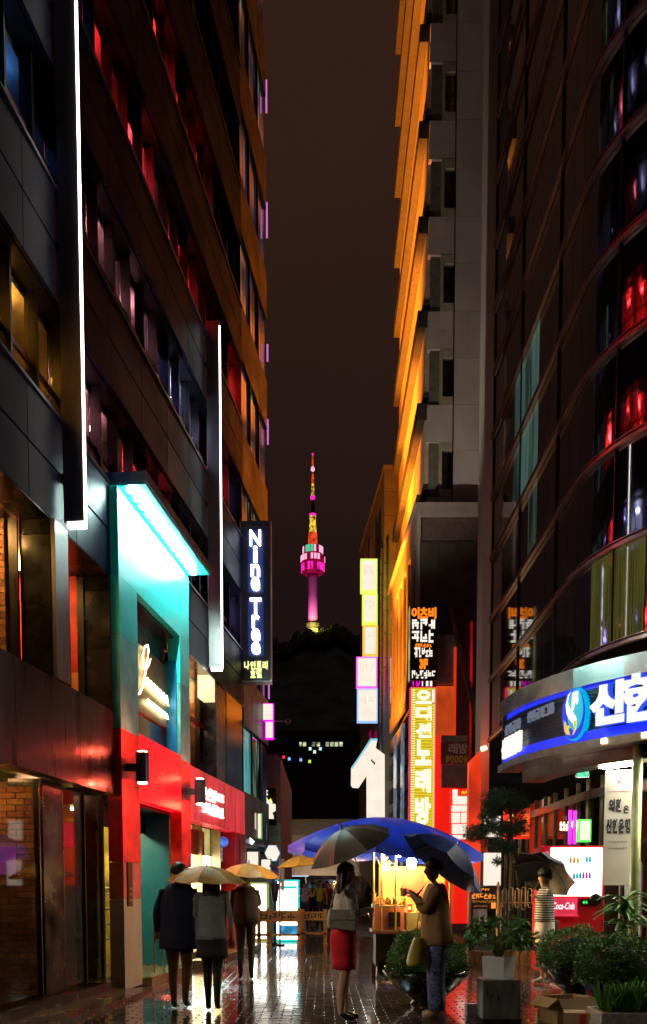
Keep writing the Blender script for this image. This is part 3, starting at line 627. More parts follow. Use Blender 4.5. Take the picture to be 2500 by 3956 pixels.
for m_ in (GD, GD2): m_.node_tree.nodes['Principled BSDF'].inputs['IOR'].default_value = 2.1
GTEAL = emi('win_teal_dim', (.10, .24, .20), .22, .9, 1.2, True, stretch=(2, 2, .2)); GYEL = emi('win_olive', (.36, .34, .04), .13, .8, 5, True, stretch=(9, 9, .12)); GBLU = emi('win_bluish', (.02, .06, .18), .35, .5, 2, True); GWINE = emi('win_plum', (.10, .02, .04), .5, .5, 2, True)
BAND = mat('band_metal', (.34, .20, .17), .3, .85, var=.2, scale=2)
BZ = [zat(py, YB) for py in (2635, 2408, 2165, 1932, 1690)]; dz = (BZ[-1]-BZ[0])/4; zb0 = BZ[0]
bands = [zb0+dz*i for i in range(-1, 17)]
box('core', (.9, -24, 5.2), (9, 0, bands[-1]), DARKM, CB)
tt = []; t = 0
while t < (YB-YC)-.01: tt.append(t); t += .85
tt.append(YB-YC); t = YB-YC
while t < TMAX-4: t += .698; tt.append(t)
for i in range(len(bands)-1):
    z0, z1 = bands[i], bands[i+1]
    crvbox('floor_band', 0, TMAX-3, .0, .07, z0-.03, z0+.03, BAND); crvbox('band_lip', 0, TMAX-3, .0, .08, z0+.055, z0+.07, BAND)
    for j in range(len(tt)-1):
        p, _ = crv((tt[j]+tt[j+1])/2); m = GD if tt[j] < YB-YC-.1 else GD2; r = rnd.random()
        if i == 0 and tt[j] > YB-YC+.3: m = (GYEL if j % 4 in (0, 3, 2) else (GWINE if j % 2 else GBLU))
        elif i in (2, 3, 4) and 2.4 < tt[j] < 4.3: m = GTEAL if r < .8 else GD
        if z1 > 4.9:
            pg = MB(); nn = 6 if tt[j] >= YB-YC-.01 else 1
            for q in range(nn+1):
                p, _ = crv(tt[j]+.012+(tt[j+1]-tt[j]-.024)*q/nn, -.01); pg.v += [(p.x-XR, p.y-YB, max(z0+.08, 4.95)), (p.x-XR, p.y-YB, z1-.032)]
            for q in range(nn): pg.f.append((2*q, 2*q+1, 2*q+3, 2*q+2))
            pg.build('glass_pane', m, CB, True)
        if z1 > 4.9 and j % 4 == 0: crvbox('mullion', tt[j]-.012, tt[j]+.012, -.02, .025, max(z0+.08, 4.95), z1-.035, mat('mullion_dark', (.05, .045, .05), .3, .7), step=1)
# end wall pier towards the camera beside the glass
box('pier', (-.24, .05, 0), (-.004, .9, 34), mat('grey_concrete', (.60, .56, .52), .75, var=.15, scale=1.2, stretch=(1, 1, .3)), CB)
# canopy ring with the bank sign
OFF = 1.2; T0 = YB-16.9
zS0, zS1, zS2 = 3.56, 4.39, 4.68
SILV = mat('silver_fascia', (.50, .47, .45), .22, .9, var=.15); NAVYS = mat('navy_ribbed', (.006, .012, .035), .35, .2)
BL = emi('blue_wash', (.0, .02, 1.0), 1.1); 
CS = thing('canopy_sign', 'curved dark blue fascia sign with white letters over the glass corner', 'sign', CBo)
def cvb(name, *a, **k): return crvbox(name, *a, parent=CS, **k)
cvb('silver_band', T0, TMAX-3, OFF-.2, OFF+.06, zS1, zS2, SILV); cvb('top_slope', T0, TMAX-3, .02, OFF-.201, zS1+.1, zS2-.02, mat('grey_top', (.2, .2, .19), .4, .3))
cvb('sign_board', T0+.05, TMAX-3, OFF-.25, OFF-.04, zS0+.02, zS1-.002, NAVYS)
for i in range(11): cvb('rib', T0+.05, TMAX-3, OFF-.039, OFF-.02, zS0+.30+i*.05, zS0+.32+i*.05, NAVYS)
cvb('blue_light', T0+.05, TMAX-3, OFF-.038, OFF+.0, zS0+.03, zS0+.17, BL); cvb('blue_light', T0+.3, T0+3.2, OFF-.038, OFF-.01, zS1-.05, zS1-.006, BL)
cvb('bottom_lip', T0, TMAX-3, OFF-.3, OFF+.08, zS0-.10, zS0+.016, mat('lip', (.28, .25, .22), .3, .7)); cvb('soffit', T0, TMAX-3, -.3, OFF-.301, zS0-.08, zS0-.02, mat('soffit', (.12, .11, .09), .35, .3))
cvb('soffit_step', T0+.2, TMAX-3, OFF-.7, OFF-.32, zS0-.30, zS0-.081, mat('soffit2', (.16, .14, .11), .3, .4))
CLW = emi('canopy_box_light', (1.0, .92, .74), 60.0); CLY = emi('canopy_yellow_light', (.85, .95, .10), 6.0)
for i in range(8):
    ta = T0+2.2+i*.75; cvb('downlight', ta, ta+.42, OFF-.62, OFF-.42, zS0-.335, zS0-.301, CLW); 
for i in range(10): cvb('lip_lamp', T0+2.6+i*.5, T0+2.66+i*.5, OFF+.081, OFF+.10, zS0-.07, zS0+.0, emi('lip_lamp', (1.0, .8, .35), 8.0))
for i in range(7): cvb('band_lamp', T0+4.6+i*.34, T0+4.72+i*.34, OFF+.061, OFF+.075, zS1+.08, zS1+.24, emi('band_lamp', (.95, .95, .35), 2.2))
p0, _ = crv(T0, -.2); p1, _ = crv(T0, OFF)
box('end_cap', (p1.x-XR, YB-T0-YB, zS0), (p0.x-XR, YB-T0-YB+.05, zS2-.02), mat('end_cap', (.10, .08, .14), .3, .5), CS)
SWH = emi('sign_letter_white', (.95, .88, .80), 1.15); SBS = emi('sign_letter_side', (.02, .10, 1.0), .9)
def on_ring(px, py, off=OFF+.06):
    """t, z where the view through px,py meets the ring face"""
    best = None
    q = ray(px, py)
    for i in range(900):
        t = T0-.2+i*.012
        p, n = crv(t, off); e = abs(p.x/p.y-q.x/q.y)
        if best is None or e < best[0]: best = (e, t, p, n)
    _, t, p, n = best; q = ray(px, py); return t, p, n, CAM_H+q.z*p.y/q.y
def ringwrite(ch, px, py, wd, ht, m, bold=.05, name='letter', off=OFF+.06, ext=.10, back=None):
    t, p, n, z = on_ring(px, py, off); rz = math.atan2(n.x, -n.y)
    rz = math.atan2(n.y, n.x)+math.pi/2
    for mm, o_, b_, e_ in (((back, 0, bold+.02, ext), (m, ext+.004, bold, .012)) if back else ((m, 0, bold, ext),)):
        o = obj(name if mm is m else 'letter_side', glyph(ch, wd, ht, b_, e_), mm, CS); q = p+n*o_-CBo; o.location = (q.x, q.y, z); o.rotation_euler = (0, 0, rz)
    return o
ringwrite('신', 2362, 2720, .60, .60, SWH, .06, back=SBS); ringwrite('한', 2495, 2695, .62, .66, SWH, .06, back=SBS)
tA, tB = on_ring(2362, 2720)[0], on_ring(2495, 2695)[0]
for i, ch in enumerate('은행'):                      # the bank's name runs on round the corner
    t = tB+(i+1)*(tB-tA)*.98; p, n = crv(t, OFF+.06)
    for mm, o_, b_, e_ in ((SBS, 0, .08, .10), (SWH, .104, .06, .012)):
        o = obj('letter' if mm is SWH else 'letter_side', glyph(ch, .62, .64, b_, e_), mm, CS); q = p+n*o_-CBo; o.location = (q.x, q.y, (zS0+zS1)/2+.03); o.rotation_euler = (0, 0, math.atan2(n.y, n.x)+math.pi/2)
GREYL = emi('grey_letter', (.35, .4, .55), .35)
for i, ch in enumerate('신한금융그룹'): ringwrite(ch, 2048+i*17.5, 2771-i*7.0, .12, .17, GREYL, .03, off=OFF-.02, ext=.03)
for i, ch in enumerate('신한은행'): ringwrite(ch, 1955+i*17, 2893-i*9, .30, .34, SWH, .05, off=OFF+.0, ext=.05)
for i, ch in enumerate('신한금융'): ringwrite(ch, 1960+i*16, 2822-i*9, .18, .17, GREYL, .03, off=OFF-.02, ext=.03)
# emblem: upright oval with a bird-like S and leaf
t, p, n, z = on_ring(2214, 2758, OFF+.07); rz = math.atan2(n.y, n.x)+math.pi/2
EM = thing('oval_emblem', 'upright blue oval emblem with a white S shaped bird and yellow leaf', 'emblem', p+Vector((0, 0, z)), rz)
ex, ez = .235, .375
def oval(a, b, y, k=32): return [(a*math.cos(2*math.pi*i/k), y, b*math.sin(2*math.pi*i/k)) for i in range(k)]
MB().prism(oval(ex+.02, ez+.02, .02), (0, .10, 0)).build('case', emi('emblem_cyan', (.0, .45, .9), .9), EM)
MB().prism(oval(ex, ez, 0), (0, .018, 0)).build('disc', emi('emblem_blue', (.0, .02, .75), .9), EM)
MB().prism([(x*.72+.05, -.004, z_*.80+.05) for x, _, z_ in oval(ex, ez, 0)], (0, .003, 0)).build('inner_disc', emi('emblem_turq', (.0, .6, .85), .8), EM)
def epoly(pts, m, nm, y=-.012): MB().prism([((x-766)/155*ex, y, (690-z_)/240*ez) for x, z_ in pts], (0, .006, 0)).build(nm, m, EM)
epoly([(765, 490), (840, 485), (848, 515), (835, 525), (848, 575), (835, 605), (815, 612), (800, 560), (790, 640), (770, 665), (750, 640), (755, 560)], SWH, 'bird_head')
epoly([(700, 500), (740, 478), (715, 510), (700, 560), (710, 600), (740, 640), (790, 690), (825, 740), (832, 790), (815, 850), (780, 890), (795, 830), (780, 785), (720, 735), (680, 670), (668, 590)], SWH, 'bird_body')
epoly([(650, 735), (665, 765), (675, 750), (700, 800), (725, 790), (745, 815), (720, 830), (745, 890), (700, 880), (665, 840)], emi('emblem_gold', (.9, .6, .02), .95), 'leaf', -.020)
epoly([(792, 765), (830, 760), (832, 800), (815, 850), (780, 890), (800, 830)], emi('emblem_gold', (.9, .6, .02), .95), 'leaf', -.020)
# ground floor glazing, columns, interior
crvbox('shop_back', 0, TMAX-3, -3.2, -3.0, 0, 3.6, mat('shop_back', (.18, .16, .12), .7))
for j in range(len(tt)-1):
    if tt[j] > 3: crvbox('shop_window', tt[j]+.01, tt[j+1]-.01, -.32, -.30, .25, 3.3, glass('shop_glass_dark', (.55, .55, .5)), step=.4)
    crvbox('shop_mullion', tt[j]-.02, tt[j]+.02, -.34, -.26, .2, 3.32, mat('bronze_frame', (.20, .16, .11), .3, .8), step=1)
crvbox('head_rail', 0, TMAX-3, -.34, -.2, 2.95, 3.1, mat('head_rail', (.28, .22, .2), .25, .8)); crvbox('shop_plinth', 0, TMAX-3, -.36, -.2, 0, .22, STONE)
crvbox('ceiling_light', 9.6, 13.2, -1.6, -1.3, 3.42, 3.46, emi('shop_ceiling', (.75, .85, .25), 7.0))
crvbox('back_panel', 9.4, 11.0, -2.95, -2.9, .3, 3.3, emi('green_panel', (.04, .16, .05), .8, .4, 2))
LC = mat('pale_column', (.50, .58, .24), .35, .2)
q = at(2463, 3000, 13.6); MB().lathe([(.07, .0), (.07, 3.5)], 20).build('column', LC, CB, True).location = (q.x-XR, 13.6-YB, 0)
# hanging banner
q = at(2390, 3130, 14.2); BN = thing('hanging_banner', 'pale vertical banner with dark Korean letters beside the lit column', 'banner', (q.x, 14.2, zat(3420, 14.2)), R(-14))
bh = zat(2975, 14.2)-zat(3420, 14.2); bwid = 104*14.2/FPX
box('cloth', (-bwid/2, 0, 0), (bwid/2, .012, bh), mat('banner_cloth', (.42, .40, .34), .7, var=.15, scale=2), BN)
BK = mat('ink', (.012, .014, .02), .6)
def bz(py): return zat(py, 14.2)-zat(3420, 14.2)
row('외환', (-.05, -.004, bz(3112)), .20, .20, BK, BN, bold=.05, ext=.004); write('은', (.11, -.004, bz(3128)), .08, .12, BK, BN, 'letter', .04, .004)
row('신한은행', (.0, -.004, bz(3192)), .36, .22, BK, BN, bold=.05, ext=.004)
write('Foreign Exchange', (0, -.004, bz(3252)), .28, .035, mat('ink_grey', (.12, .12, .12), .6), BN, 'small_text', 0, .003); scribble((0, -.001, bz(3278)), .28, .03, 8, mat('ink_grey', (.12, .12, .12), .6), BN, 'small_text', ext=.003)
scribble((0, -.001, bz(3058)), .34, .02, 8, mat('ink_red', (.25, .06, .06), .6), BN, 'small_text', ext=.003)
MB().prism([((x-1285)*.0014, -.006, bz(3022)+(215-z_)*.0014) for x, z_ in ((1262, 250), (1275, 205), (1308, 188), (1295, 212), (1280, 225))], (0, .004, 0)).build('bird_mark', BK, BN)
# reflections in the glass built as glowing tubes and a box; other lit signs
def neon(px, py0, py1, Y, lab):
    q0, q1 = at(px, py1, Y), at(px, py0, Y); T = thing('tube_reflection', lab, 'reflected neon light', q0, 0, 'reflected magenta neon tubes')
    MB().tube([(0, 0, 0), (0, 0, q1.z-q0.z)], .03, 10).build('tube', emi('reflected_magenta', (1.0, .03, .9), 1.6), T, True); box('cap', (-.06, -.06, -.05), (.06, .06, -.002), DARKM, T)
neon(2201, 3130, 3262, 15.9, 'reflected magenta neon tube beside the yellow letters above the drink machine'); neon(2219, 3132, 3262, 15.9, 'reflected magenta neon tube beside the reflected green edged box')
fbox('light_box_reflection', 'reflected white light box with green rim above the drink machine', 2236, 2284, 3165, 3252, 15.9, W2, rim=emi('reflected_green', (.1, .9, .1), 1.2), frame=.03)
T = thing('yellow_letter_sign', 'small yellow white lit letters behind the magenta tubes', 'sign', at(2196, 3192, 16.1)); scribble((0, 0, 0), .30, .17, 3, emi('yel_white', (1.0, .9, .4), 3.0), T)
box('rail', (-.17, .02, -.12), (.17, .05, -.10), DARKM, T)
T = thing('exit_sign', 'small green lit sign box under the canopy of the corner building', 'sign', at(2251, 2988, 15.6)); box('face', (-.10, -.02, -.06), (.10, 0, .05), emi('exit_green', (.05, .7, .35), 1.2, .5, 20), T); box('case', (-.11, .001, -.07), (.11, .08, .22), SILV, T)

# ================================================================== GREY TOWER WITH ORANGE LIT BANDS
TWY = 30.0; xT = xat(1648, TWY, 1500)
GT = thing('grey_tower', 'tall grey concrete tower with slanting orange floodlit bands on its street side', 'building', (xT, TWY, 0))
CONC = mat('grey_concrete', (.60, .56, .52), .75); LEDGE = mat('ledge_stone', (.42, .42, .30), .6, var=.15); PANO = mat('tower_panel', (.62, .50, .36), .6, var=.2, scale=2, stretch=(1, .3, 2))
wx = 5.8-xT; ztop = 36; z = 10.6; TL = 10.3
box('core', (.30, .20, 8), (wx, TL, ztop), DARKM, GT)
fz = [zat(py, TWY) for py in (1889, 1535, 1166, 810, 434)]; fh = (fz[-1]-fz[0])/4
nf = 12
xw0, xw1 = xat(1690, TWY, 1000)-xT, xat(1758, TWY, 1000)-xT; 
for k in range(nf):
    zw = fz[0]+fh*(k-1); hw = 1.15            # window bottom
    # camera side: corner block, window, plain wall
    for j, (a, b) in enumerate(((zw+hw+.25, zw+hw+.25+(fh-hw-.5)/2-.004), (zw+hw+.25+(fh-hw-.5)/2, zw+fh-.25))): box('wall_block', (xw0-.28+.02*j, -.02, a), (xw1-.03, .22, b), CONC, GT)
    box('corner_block', (xw0-.20, .06, zw-.246), (xw0+.098, .22, zw+hw+.246), mat('corner_dark', (.16, .17, .12), .7), GT)
    box('window_surround', (xw0+.10, -.03, zw-.246), (xw0+.19, .20, zw+hw+.246), LEDGE, GT); box('window_surround', (xw0+.192, -.03, zw+hw+.004), (xw1-.03, .20, zw+hw+.246), LEDGE, GT); box('window_surround', (xw0+.192, -.03, zw-.246), (xw1-.03, .20, zw-.004), LEDGE, GT)
    box('window_pane', (xw0+.195, .06, zw), (xw1-.07, .08, zw+hw), GD2, GT); box('window_rail', (xw0+.195, .03, zw+hw*.45), (xw1-.07, .058, zw+hw*.45+.04), DARKM, GT)
    for j in range(2): box('wall_panel', (xw1, -.05, zw-.25+j*fh/2+.006), (wx-.3, .22, zw-.25+(j+1)*fh/2-.006), CONC, GT)
    # street side: orange band, ledge, recessed window strip
    npan = 6
    for i in range(npan):
        ya, yb = .25+i*TL/npan, .25+(i+1)*TL/npan-.012
        box('band_panel', (-.02, ya, zw+.25), (.30, yb, zw+.25+fh*.70), PANO, GT)
    box('band_ledge', (-.26, .22, zw+.25+fh*.70+.004), (.3, TL+.25, zw+.25+fh*.70+.50), mat('ledge_dark', (.045, .045, .04), .6), GT); box('band_ledge', (-.045, .22, zw+.14), (.3, TL+.25, zw+.246), mat('ledge_dark', (.10, .095, .07), .6), GT)
    for i in range(6): box('strip_window', (.16, .3+i*1.55, zw+.25+fh*.70+.505), (.18, 1.8+i*1.55, zw+.13+fh), GD2, GT)
box('edge_trim', (xw1-.025, -.06, 8), (xw1-.004, .2, ztop), DARKM, GT)
# added floodlights that light the bands, put on the rendered annex roof opposite
for i, (yf, ya, za, pw_, sp_) in enumerate(((32.0, 37.5, 13.5, 5600, 78), (33.2, 36.0, 21.5, 21000, 44), (34.4, 36.0, 31.0, 62000, 34))):
    p = Vector((-1.45, yf, zat(2912, 26)+.35)); T = thing('added_flood_light', ('first', 'second', 'third')[i]+' added orange flood light along the roof of the rendered annex', 'flood light', p, R(-70))
    box('housing', (-.10, -.06, -.08), (.10, .06, .08), DARKM, T); box('stand', (-.02, -.02, -.42), (.02, .02, -.081), DARKM, T)
    lamp('added_flood_beam', 'SPOT', p+Vector((.2, 0, .12)), pw_, (1.0, .24, .012), None, .12, (xT, ya, za), sp_, .5)

p = L.w(12.25, -.25, 7.6); T = thing('added_flood_light', 'added pale flood light on the corner of the glazed building facing the grey tower', 'flood light', p, R(-45)); box('housing', (-.10, -.06, -.08), (.10, .06, .08), DARKM, T); box('bracket', (-.14, .061, -.02), (-.08, .16, .02), DARKM, T)
lamp('added_flood_beam', 'SPOT', p+Vector((.12, .12, .05)), 850, (1.0, .80, .64), None, .15, (xT+1.0, TWY, 19.0), 62, .8)  # added lamp, brightens the grey tower wall
# ------------------------------------------------------------------ lower stone annex with the stepped cornice
AN = thing('stone_annex', 'dark tiled stone annex with a slanting cornice at the foot of the grey tower', 'building', (xat(1625, 29.3, 2000), 29.3, 0)); AX0 = xat(1625, 29.3, 2000)
TILE = mat('dark_tile', (.085, .08, .065), .45, var=.35, scale=1.5); PALE = mat('pale_stone', (.38, .34, .30), .55, var=.15, scale=2); zan = zat(1940, 29.3); zlow = zat(2340, 29.3)
wA = 5.2-AX0
box('mass', (.05, .3, 0), (wA, 8.8, zan-.05), mat('annex_core', (.12, .09, .08), .7), AN)
for r_ in range(12):
    for c_ in range(4):
        za, zb2 = 1.0+r_*.92, 1.0+(r_+1)*.92-.012
        if zb2 < zan+.3: box('wall_tile', (.06+c_*wA/4.2, .24, za), (.06+(c_+1)*wA/4.2-.012, .298, zb2), TILE, AN)
# cornice seen along the street
d_ = Vector((-.0286, 1, 0)); 
box('cornice_front', (-.02, .0, zan-.35), (wA, .24, zan), PALE, AN)
def slab(a, b, z0, z1, x0, x1, m, nm): 
    MB().prism([(x0+d_.x*a, a, z0), (x1+d_.x*a, a, z0), (x1+d_.x*b, b, z0), (x0+d_.x*b, b, z0)], (0, 0, z1-z0)).build(nm, m, AN)
slab(.25, 9, zan-.9, zan, -.06, .05, PALE, 'cornice'); slab(.25, 9, zan-.001+.004, zan+.1, -.16, .05, PALE, 'cornice_cap')
for i in range(7): slab(.3+i*1.25, .75+i*1.25, zlow-2.2, zan-.904, -.05, .04, PALE, 'rib'); slab(.76+i*1.25, 1.54+i*1.25, zlow-1.2, zan-1.6, .0, .045, GD2, 'window_pane')
for i in range(5): slab(.3, 9, zlow-2.4-i*.95, zlow-2.4-i*.95+.55, -.03, .045, PALE, 'wall_course')
for i in range(3): slab(1.2+i*2.4, 2.2+i*2.4, 2.2, zlow-2.9, -.06, -.035, emi('win_pale', (.25, .32, .42), .5, .6, 3, True), 'lower_window')
# ------------------------------------------------------------------ beige building farther on
BE = thing('beige_tiled_building', 'beige tiled building with narrow dark windows behind the light boxes', 'building', (xat(1480, 46.0), 46.0, 0)); BX = xat(1480, 46.0)
BTI = mat('beige_tile', (.42, .37, .28), .55, var=.2, scale=1.5); zbe = zat(1805, 46.0); db = -.066; wB = 1.2
MB().prism([(.0, 0, 0), (wB, 0, 0), (wB, 11, 0), (db*11, 11, 0)], (0, 0, zbe-.05)).build('mass', mat('beige_core', (.2, .18, .14), .7), BE)
for r_ in range(19):
    za = .3+r_*(zbe-.3)/19; zc = za+(zbe-.3)/19-.02
    box('wall_tile', (.01, -.03, za), (wB*.48, -.002, zc), BTI, BE); box('wall_tile', (wB*.48+.015, -.03, za), (wB, -.002, zc), BTI, BE)
    for c_ in range(5):
        a, b = .0+c_*2.2, 2.18+c_*2.2; MB().prism([(db*a-.03, a, za), (db*a-.002, a, za), (db*b-.002, b, za), (db*b-.03, b, za)], (0, 0, zc-za)).build('wall_tile', BTI, BE)
for a, py0, py1 in ((1.2, 1960, 2130), (5.6, 2060, 2200), (2.6, 2820, 3010), (5.0, 2820, 3000)):
    Yw = 46.0+a; m = GD2 if py0 < 2500 else emi('win_crimson', (.45, .0, .12), .5); z0, z1 = zat(py1, Yw), zat(py0, Yw)
    MB().prism([(db*a-.05, a, z0), (db*a-.031, a, z0), (db*(a+.9)-.031, a+.9, z0), (db*(a+.9)-.05, a+.9, z0)], (0, 0, z1-z0)).build('window', m, BE)
box('coping', (-.08, -.08, zbe-.049), (wB, .3, zbe+.08), BTI, BE)
MB().prism([(-.1, .3, zbe-.049), (.12, .3, zbe-.049), (db*11+.12, 11, zbe-.049), (db*11-.1, 11, zbe-.049)], (0, 0, .13)).build('coping', BTI, BE)
# column of five light boxes
LBX = 'column of white light boxes'
for i, (a, b, c_, d, rim, lab) in enumerate(((1393, 1458, 2158, 2287, (.75, .95, .15), 'topmost white light box with lime rim in the column of five'), (1400, 1459, 2293, 2410, (.7, .9, .1), 'second white light box from the top with lime rim'), (1402, 1460, 2415, 2535, (1.0, .5, .05), 'middle white light box of five with orange rim'), (1377, 1458, 2537, 2656, (1.0, .1, .8), 'wider white light box with magenta rim, fourth from the top'), (1380, 1459, 2660, 2790, (.3, .5, .9), 'lowest white light box of five with bluish rim'))):
    T, wd, ht = fbox('light_box', lab, a, b, c_, d, 45.0, W2, .35, LBX, 'light box', emi('rim_%d' % i, rim, 1.2), .10 if i < 3 else .06)
    FP = emi('faint_print_%d' % (i % 2), ((.90, .74, .60), (.86, .78, .62))[i % 2], 1.0)
    scribble((0, -.021, ht*.66), wd*.7, ht*.24, 2+i % 2, FP, T, 'faint_letter', i+20, .004); scribble((0, -.021, ht*.26), wd*.72, ht*.10, 5, FP, T, 'faint_letter', i+30, .004)
T = thing('light_box_rack', 'thin vertical pole beside the column of light boxes', 'pole', (xat(1470, 44.9), 44.9, 0)); MB().tube([(0, 0, 0), (0, 0, zat(2120, 44.9))], .06, 8).build('post', mat('pole_grey', (.3, .32, .25), .4, .4), T)
for py in (2220, 2350, 2475, 2600, 2725): box('strut', (-.14, -.02, zat(py, 44.9)), (-.06, .02, zat(py, 44.9)+.05), DARKM, T)
# big white arrow-topped sign
T = thing('arrow_shaped_sign', 'large white lit sign with a slanting pointed top and tall shaft', 'sign', (xat(1450, 43.8), 43.8, 0)); k = 43.8/FPX
def P3(px, py, y=0): return ((px-1450)*k, y, zat(py, 43.8))
MB().prism([P3(*p) for p in ((1417, 3165), (1486, 3180), (1484, 2915), (1450, 2890), (1455, 2856), (1430, 2856), (1357, 2965), (1356, 3030), (1362, 3040), (1385, 3042), (1416, 2995))], (0, .4, 0)).build('face', W2, T)
MB().prism([P3(*p, -.004) for p in ((1356, 2968), (1430, 2853), (1456, 2853), (1456, 2862), (1434, 2860), (1360, 2972))], (0, .45, 0)).build('rim', emi('rim_cyan', (.2, .7, .9), .9), T)
for i in range(3): box('mark', ((1432-1450+i*5)*k, -.02, zat(2942+i*6, 43.8)), ((1437-1450+i*5)*k, -.003, zat(2934+i*5, 43.8)), DARKM, T)
box('post', (.1, .2, 0), (.3, .36, zat(3180, 43.8)), DARKM, T)

# ================================================================== SIGNS AT THE FOOT OF THE TOWER
SY = 28.3
def sx(px, Y=SY): return xat(px, Y)
# black sign with lit writing
x0, x1, z1, z0 = sx(1578), sx(1681), zat(2342, SY), zat(2628, SY); wS = x1-x0
T = thing('black_lettered_sign', 'black projecting sign with orange and white lit Korean lettering', 'sign', ((x0+x1)/2, SY, 0))
box('cabinet', (-wS/2, 0, z0), (wS/2, .25, z1), mat('sign_black', (.012, .010, .010), .35), T); box('green_edge', (-wS/2-.03, -.01, z0), (-wS/2-.001, .24, z1), emi('sign_edge', (.5, .55, .25), .5, .8, 1.5), T)
ORL = emi('orange_letter', (1.0, .22, .01), 1.3); WHL = emi('cream_letter', (.95, .86, .74), 1.25)
def srow(body, px0, px1, py0, py1, m, bold=.03, T=T, X=None, Y=SY):
    row(body, (sx((px0+px1)/2, Y)-T.location.x, -.004, (zat(py0, Y)+zat(py1, Y))/2-T.location.z), (px1-px0)*Y/FPX, (py1-py0)*Y/FPX, m, T, bold=bold, ext=.03, gap=.04)
def sscr(n, px0, px1, py0, py1, m, sd): scribble((sx((px0+px1)/2)-T.location.x, -.004, (zat(py0, SY)+zat(py1, SY))/2), (px1-px0)*SY/FPX, (py1-py0)*SY/FPX, n, m, T, seed=sd, ext=.03)
srow('이츠비', 1582, 1677, 2348, 2390, ORL, .05); sscr(3, 1583, 1677, 2392, 2432, WHL, 3); sscr(3, 1583, 1677, 2436, 2482, WHL, 4)
sscr(6, 1597, 1661, 2487, 2501, ORL, 5); sscr(5, 1594, 1664, 2502, 2539, WHL, 6); srow('3F', 1614, 1646, 2547, 2584, ORL, .06); sscr(6, 1585, 1676, 2590, 2622, WHL, 7)
# gap with pink tubes
T = thing('tube_sign', 'short pink and white tubes between the black sign and the yellow sign', 'sign', (sx(1630), SY+.05, zat(2649, SY)))
for i, (px, m) in enumerate(((1592, MGR), (1606, MGR), (1612, MGR), (1627, WHL), (1645, WHL), (1660, WHL))): MB().tube([(sx(px)-sx(1630), 0, .0), (sx(px+(5 if i == 2 else 0))-sx(1630), 0, .14)], .016 if i < 4 else .035, 8).build('tube', m, T)
box('rail', (-.28, .03, -.004), (.28, .06, .02), DARKM, T)
# yellow dotted sign
x0, x1, z1, z0 = sx(1580), sx(1679), zat(2654, SY), zat(3222, SY); wY = x1-x0
T = thing('yellow_karaoke_sign', 'tall glowing yellow sign with six stacked Korean characters', 'sign', ((x0+x1)/2, SY, 0))
box('cabinet', (-wY/2, .0, z0), (wY/2, .3, z1), emi('red_rim', (1.0, .02, .12), 1.0), T); box('face', (-wY/2+.03, -.03, z0+.12), (wY/2-.03, -.001, z1-.03), emi('yellow_face', (.85, .62, .01), .75, .35, 30, stretch=(.3, 1, 3)), T)
box('face_foot', (-wY/2+.03, -.031, z0+.02), (wY/2-.03, -.001, z0+.118), emi('orange_foot', (1.0, .16, .01), .9), T)
dt = MB()
for i in range(58):
    zz = z0+.2+(z1-z0-.3)*i/57
    for xx in (-wY/2+.05, -wY/2+.09, -wY/2+.13, wY/2-.06): dt.box((xx-.010, -.045, zz-.014), (xx+.012, -.032, zz+.014))
tag(dt.build('dot_lights', emi('dot_yellow', (1.0, .92, .45), 1.6), T), kind='stuff')
ybars = MB()
for i in range(46): zz = z0+.16+(z1-z0-.26)*i/45; ybars.box((-wY/2+.16, -.036, zz), (wY/2-.08, -.0315, zz+.02))
tag(ybars.build('tube_rows', emi('tube_yellow', (1.0, .80, .05), .95), T), kind='stuff')
CRM = emi('cream_glow', (1.0, .84, .55), 1.5)
for ch, py0, py1 in (('오', 2668, 2722), ('디', 2730, 2786), ('션', 2793, 2853), ('노', 2857, 2960), ('래', 2970, 3065), ('방', 3078, 3190)): write(ch, (.01, -.06, (zat(py0, SY)+zat(py1, SY))/2), 60*SY/FPX, (py1-py0)*.94*SY/FPX, CRM, T, 'letter', .055, .03)
fbox('side_tag', 'small white lit tag on the edge of the yellow sign', 1668, 1681, 2664, 2715, SY-.12, W2, .1)
# wall block behind the signs, red neon light on it put into its glow
RW = thing('karaoke_shop_front', 'red glowing shop wall below the stone annex', 'shop front', (sx(1680, 29.0), 29.0, 0)); rx = RW.location.x
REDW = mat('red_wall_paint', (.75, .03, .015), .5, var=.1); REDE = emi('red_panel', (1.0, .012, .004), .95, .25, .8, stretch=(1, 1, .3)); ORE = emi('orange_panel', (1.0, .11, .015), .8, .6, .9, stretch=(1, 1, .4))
xr1 = sx(1752, 29)-rx
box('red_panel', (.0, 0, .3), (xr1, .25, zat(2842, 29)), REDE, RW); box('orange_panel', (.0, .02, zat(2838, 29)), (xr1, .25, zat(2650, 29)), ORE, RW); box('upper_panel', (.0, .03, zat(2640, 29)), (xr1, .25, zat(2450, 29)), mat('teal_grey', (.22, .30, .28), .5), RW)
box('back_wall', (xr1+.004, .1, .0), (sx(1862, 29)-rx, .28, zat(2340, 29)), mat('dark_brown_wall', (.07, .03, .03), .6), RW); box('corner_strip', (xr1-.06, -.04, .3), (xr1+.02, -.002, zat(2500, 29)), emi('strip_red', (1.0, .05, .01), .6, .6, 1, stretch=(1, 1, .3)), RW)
box('red_panel', (xr1+.02, .0, .3), (sx(1812, 29)-rx, .098, zat(3048, 29)), REDE, RW); box('red_strip', (sx(1808, 29)-rx, -.02, 1.2), (sx(1816, 29)-rx, .09, zat(2400, 29)), emi('strip_dark_red', (.6, .01, .01), .35, .6, 1), RW)
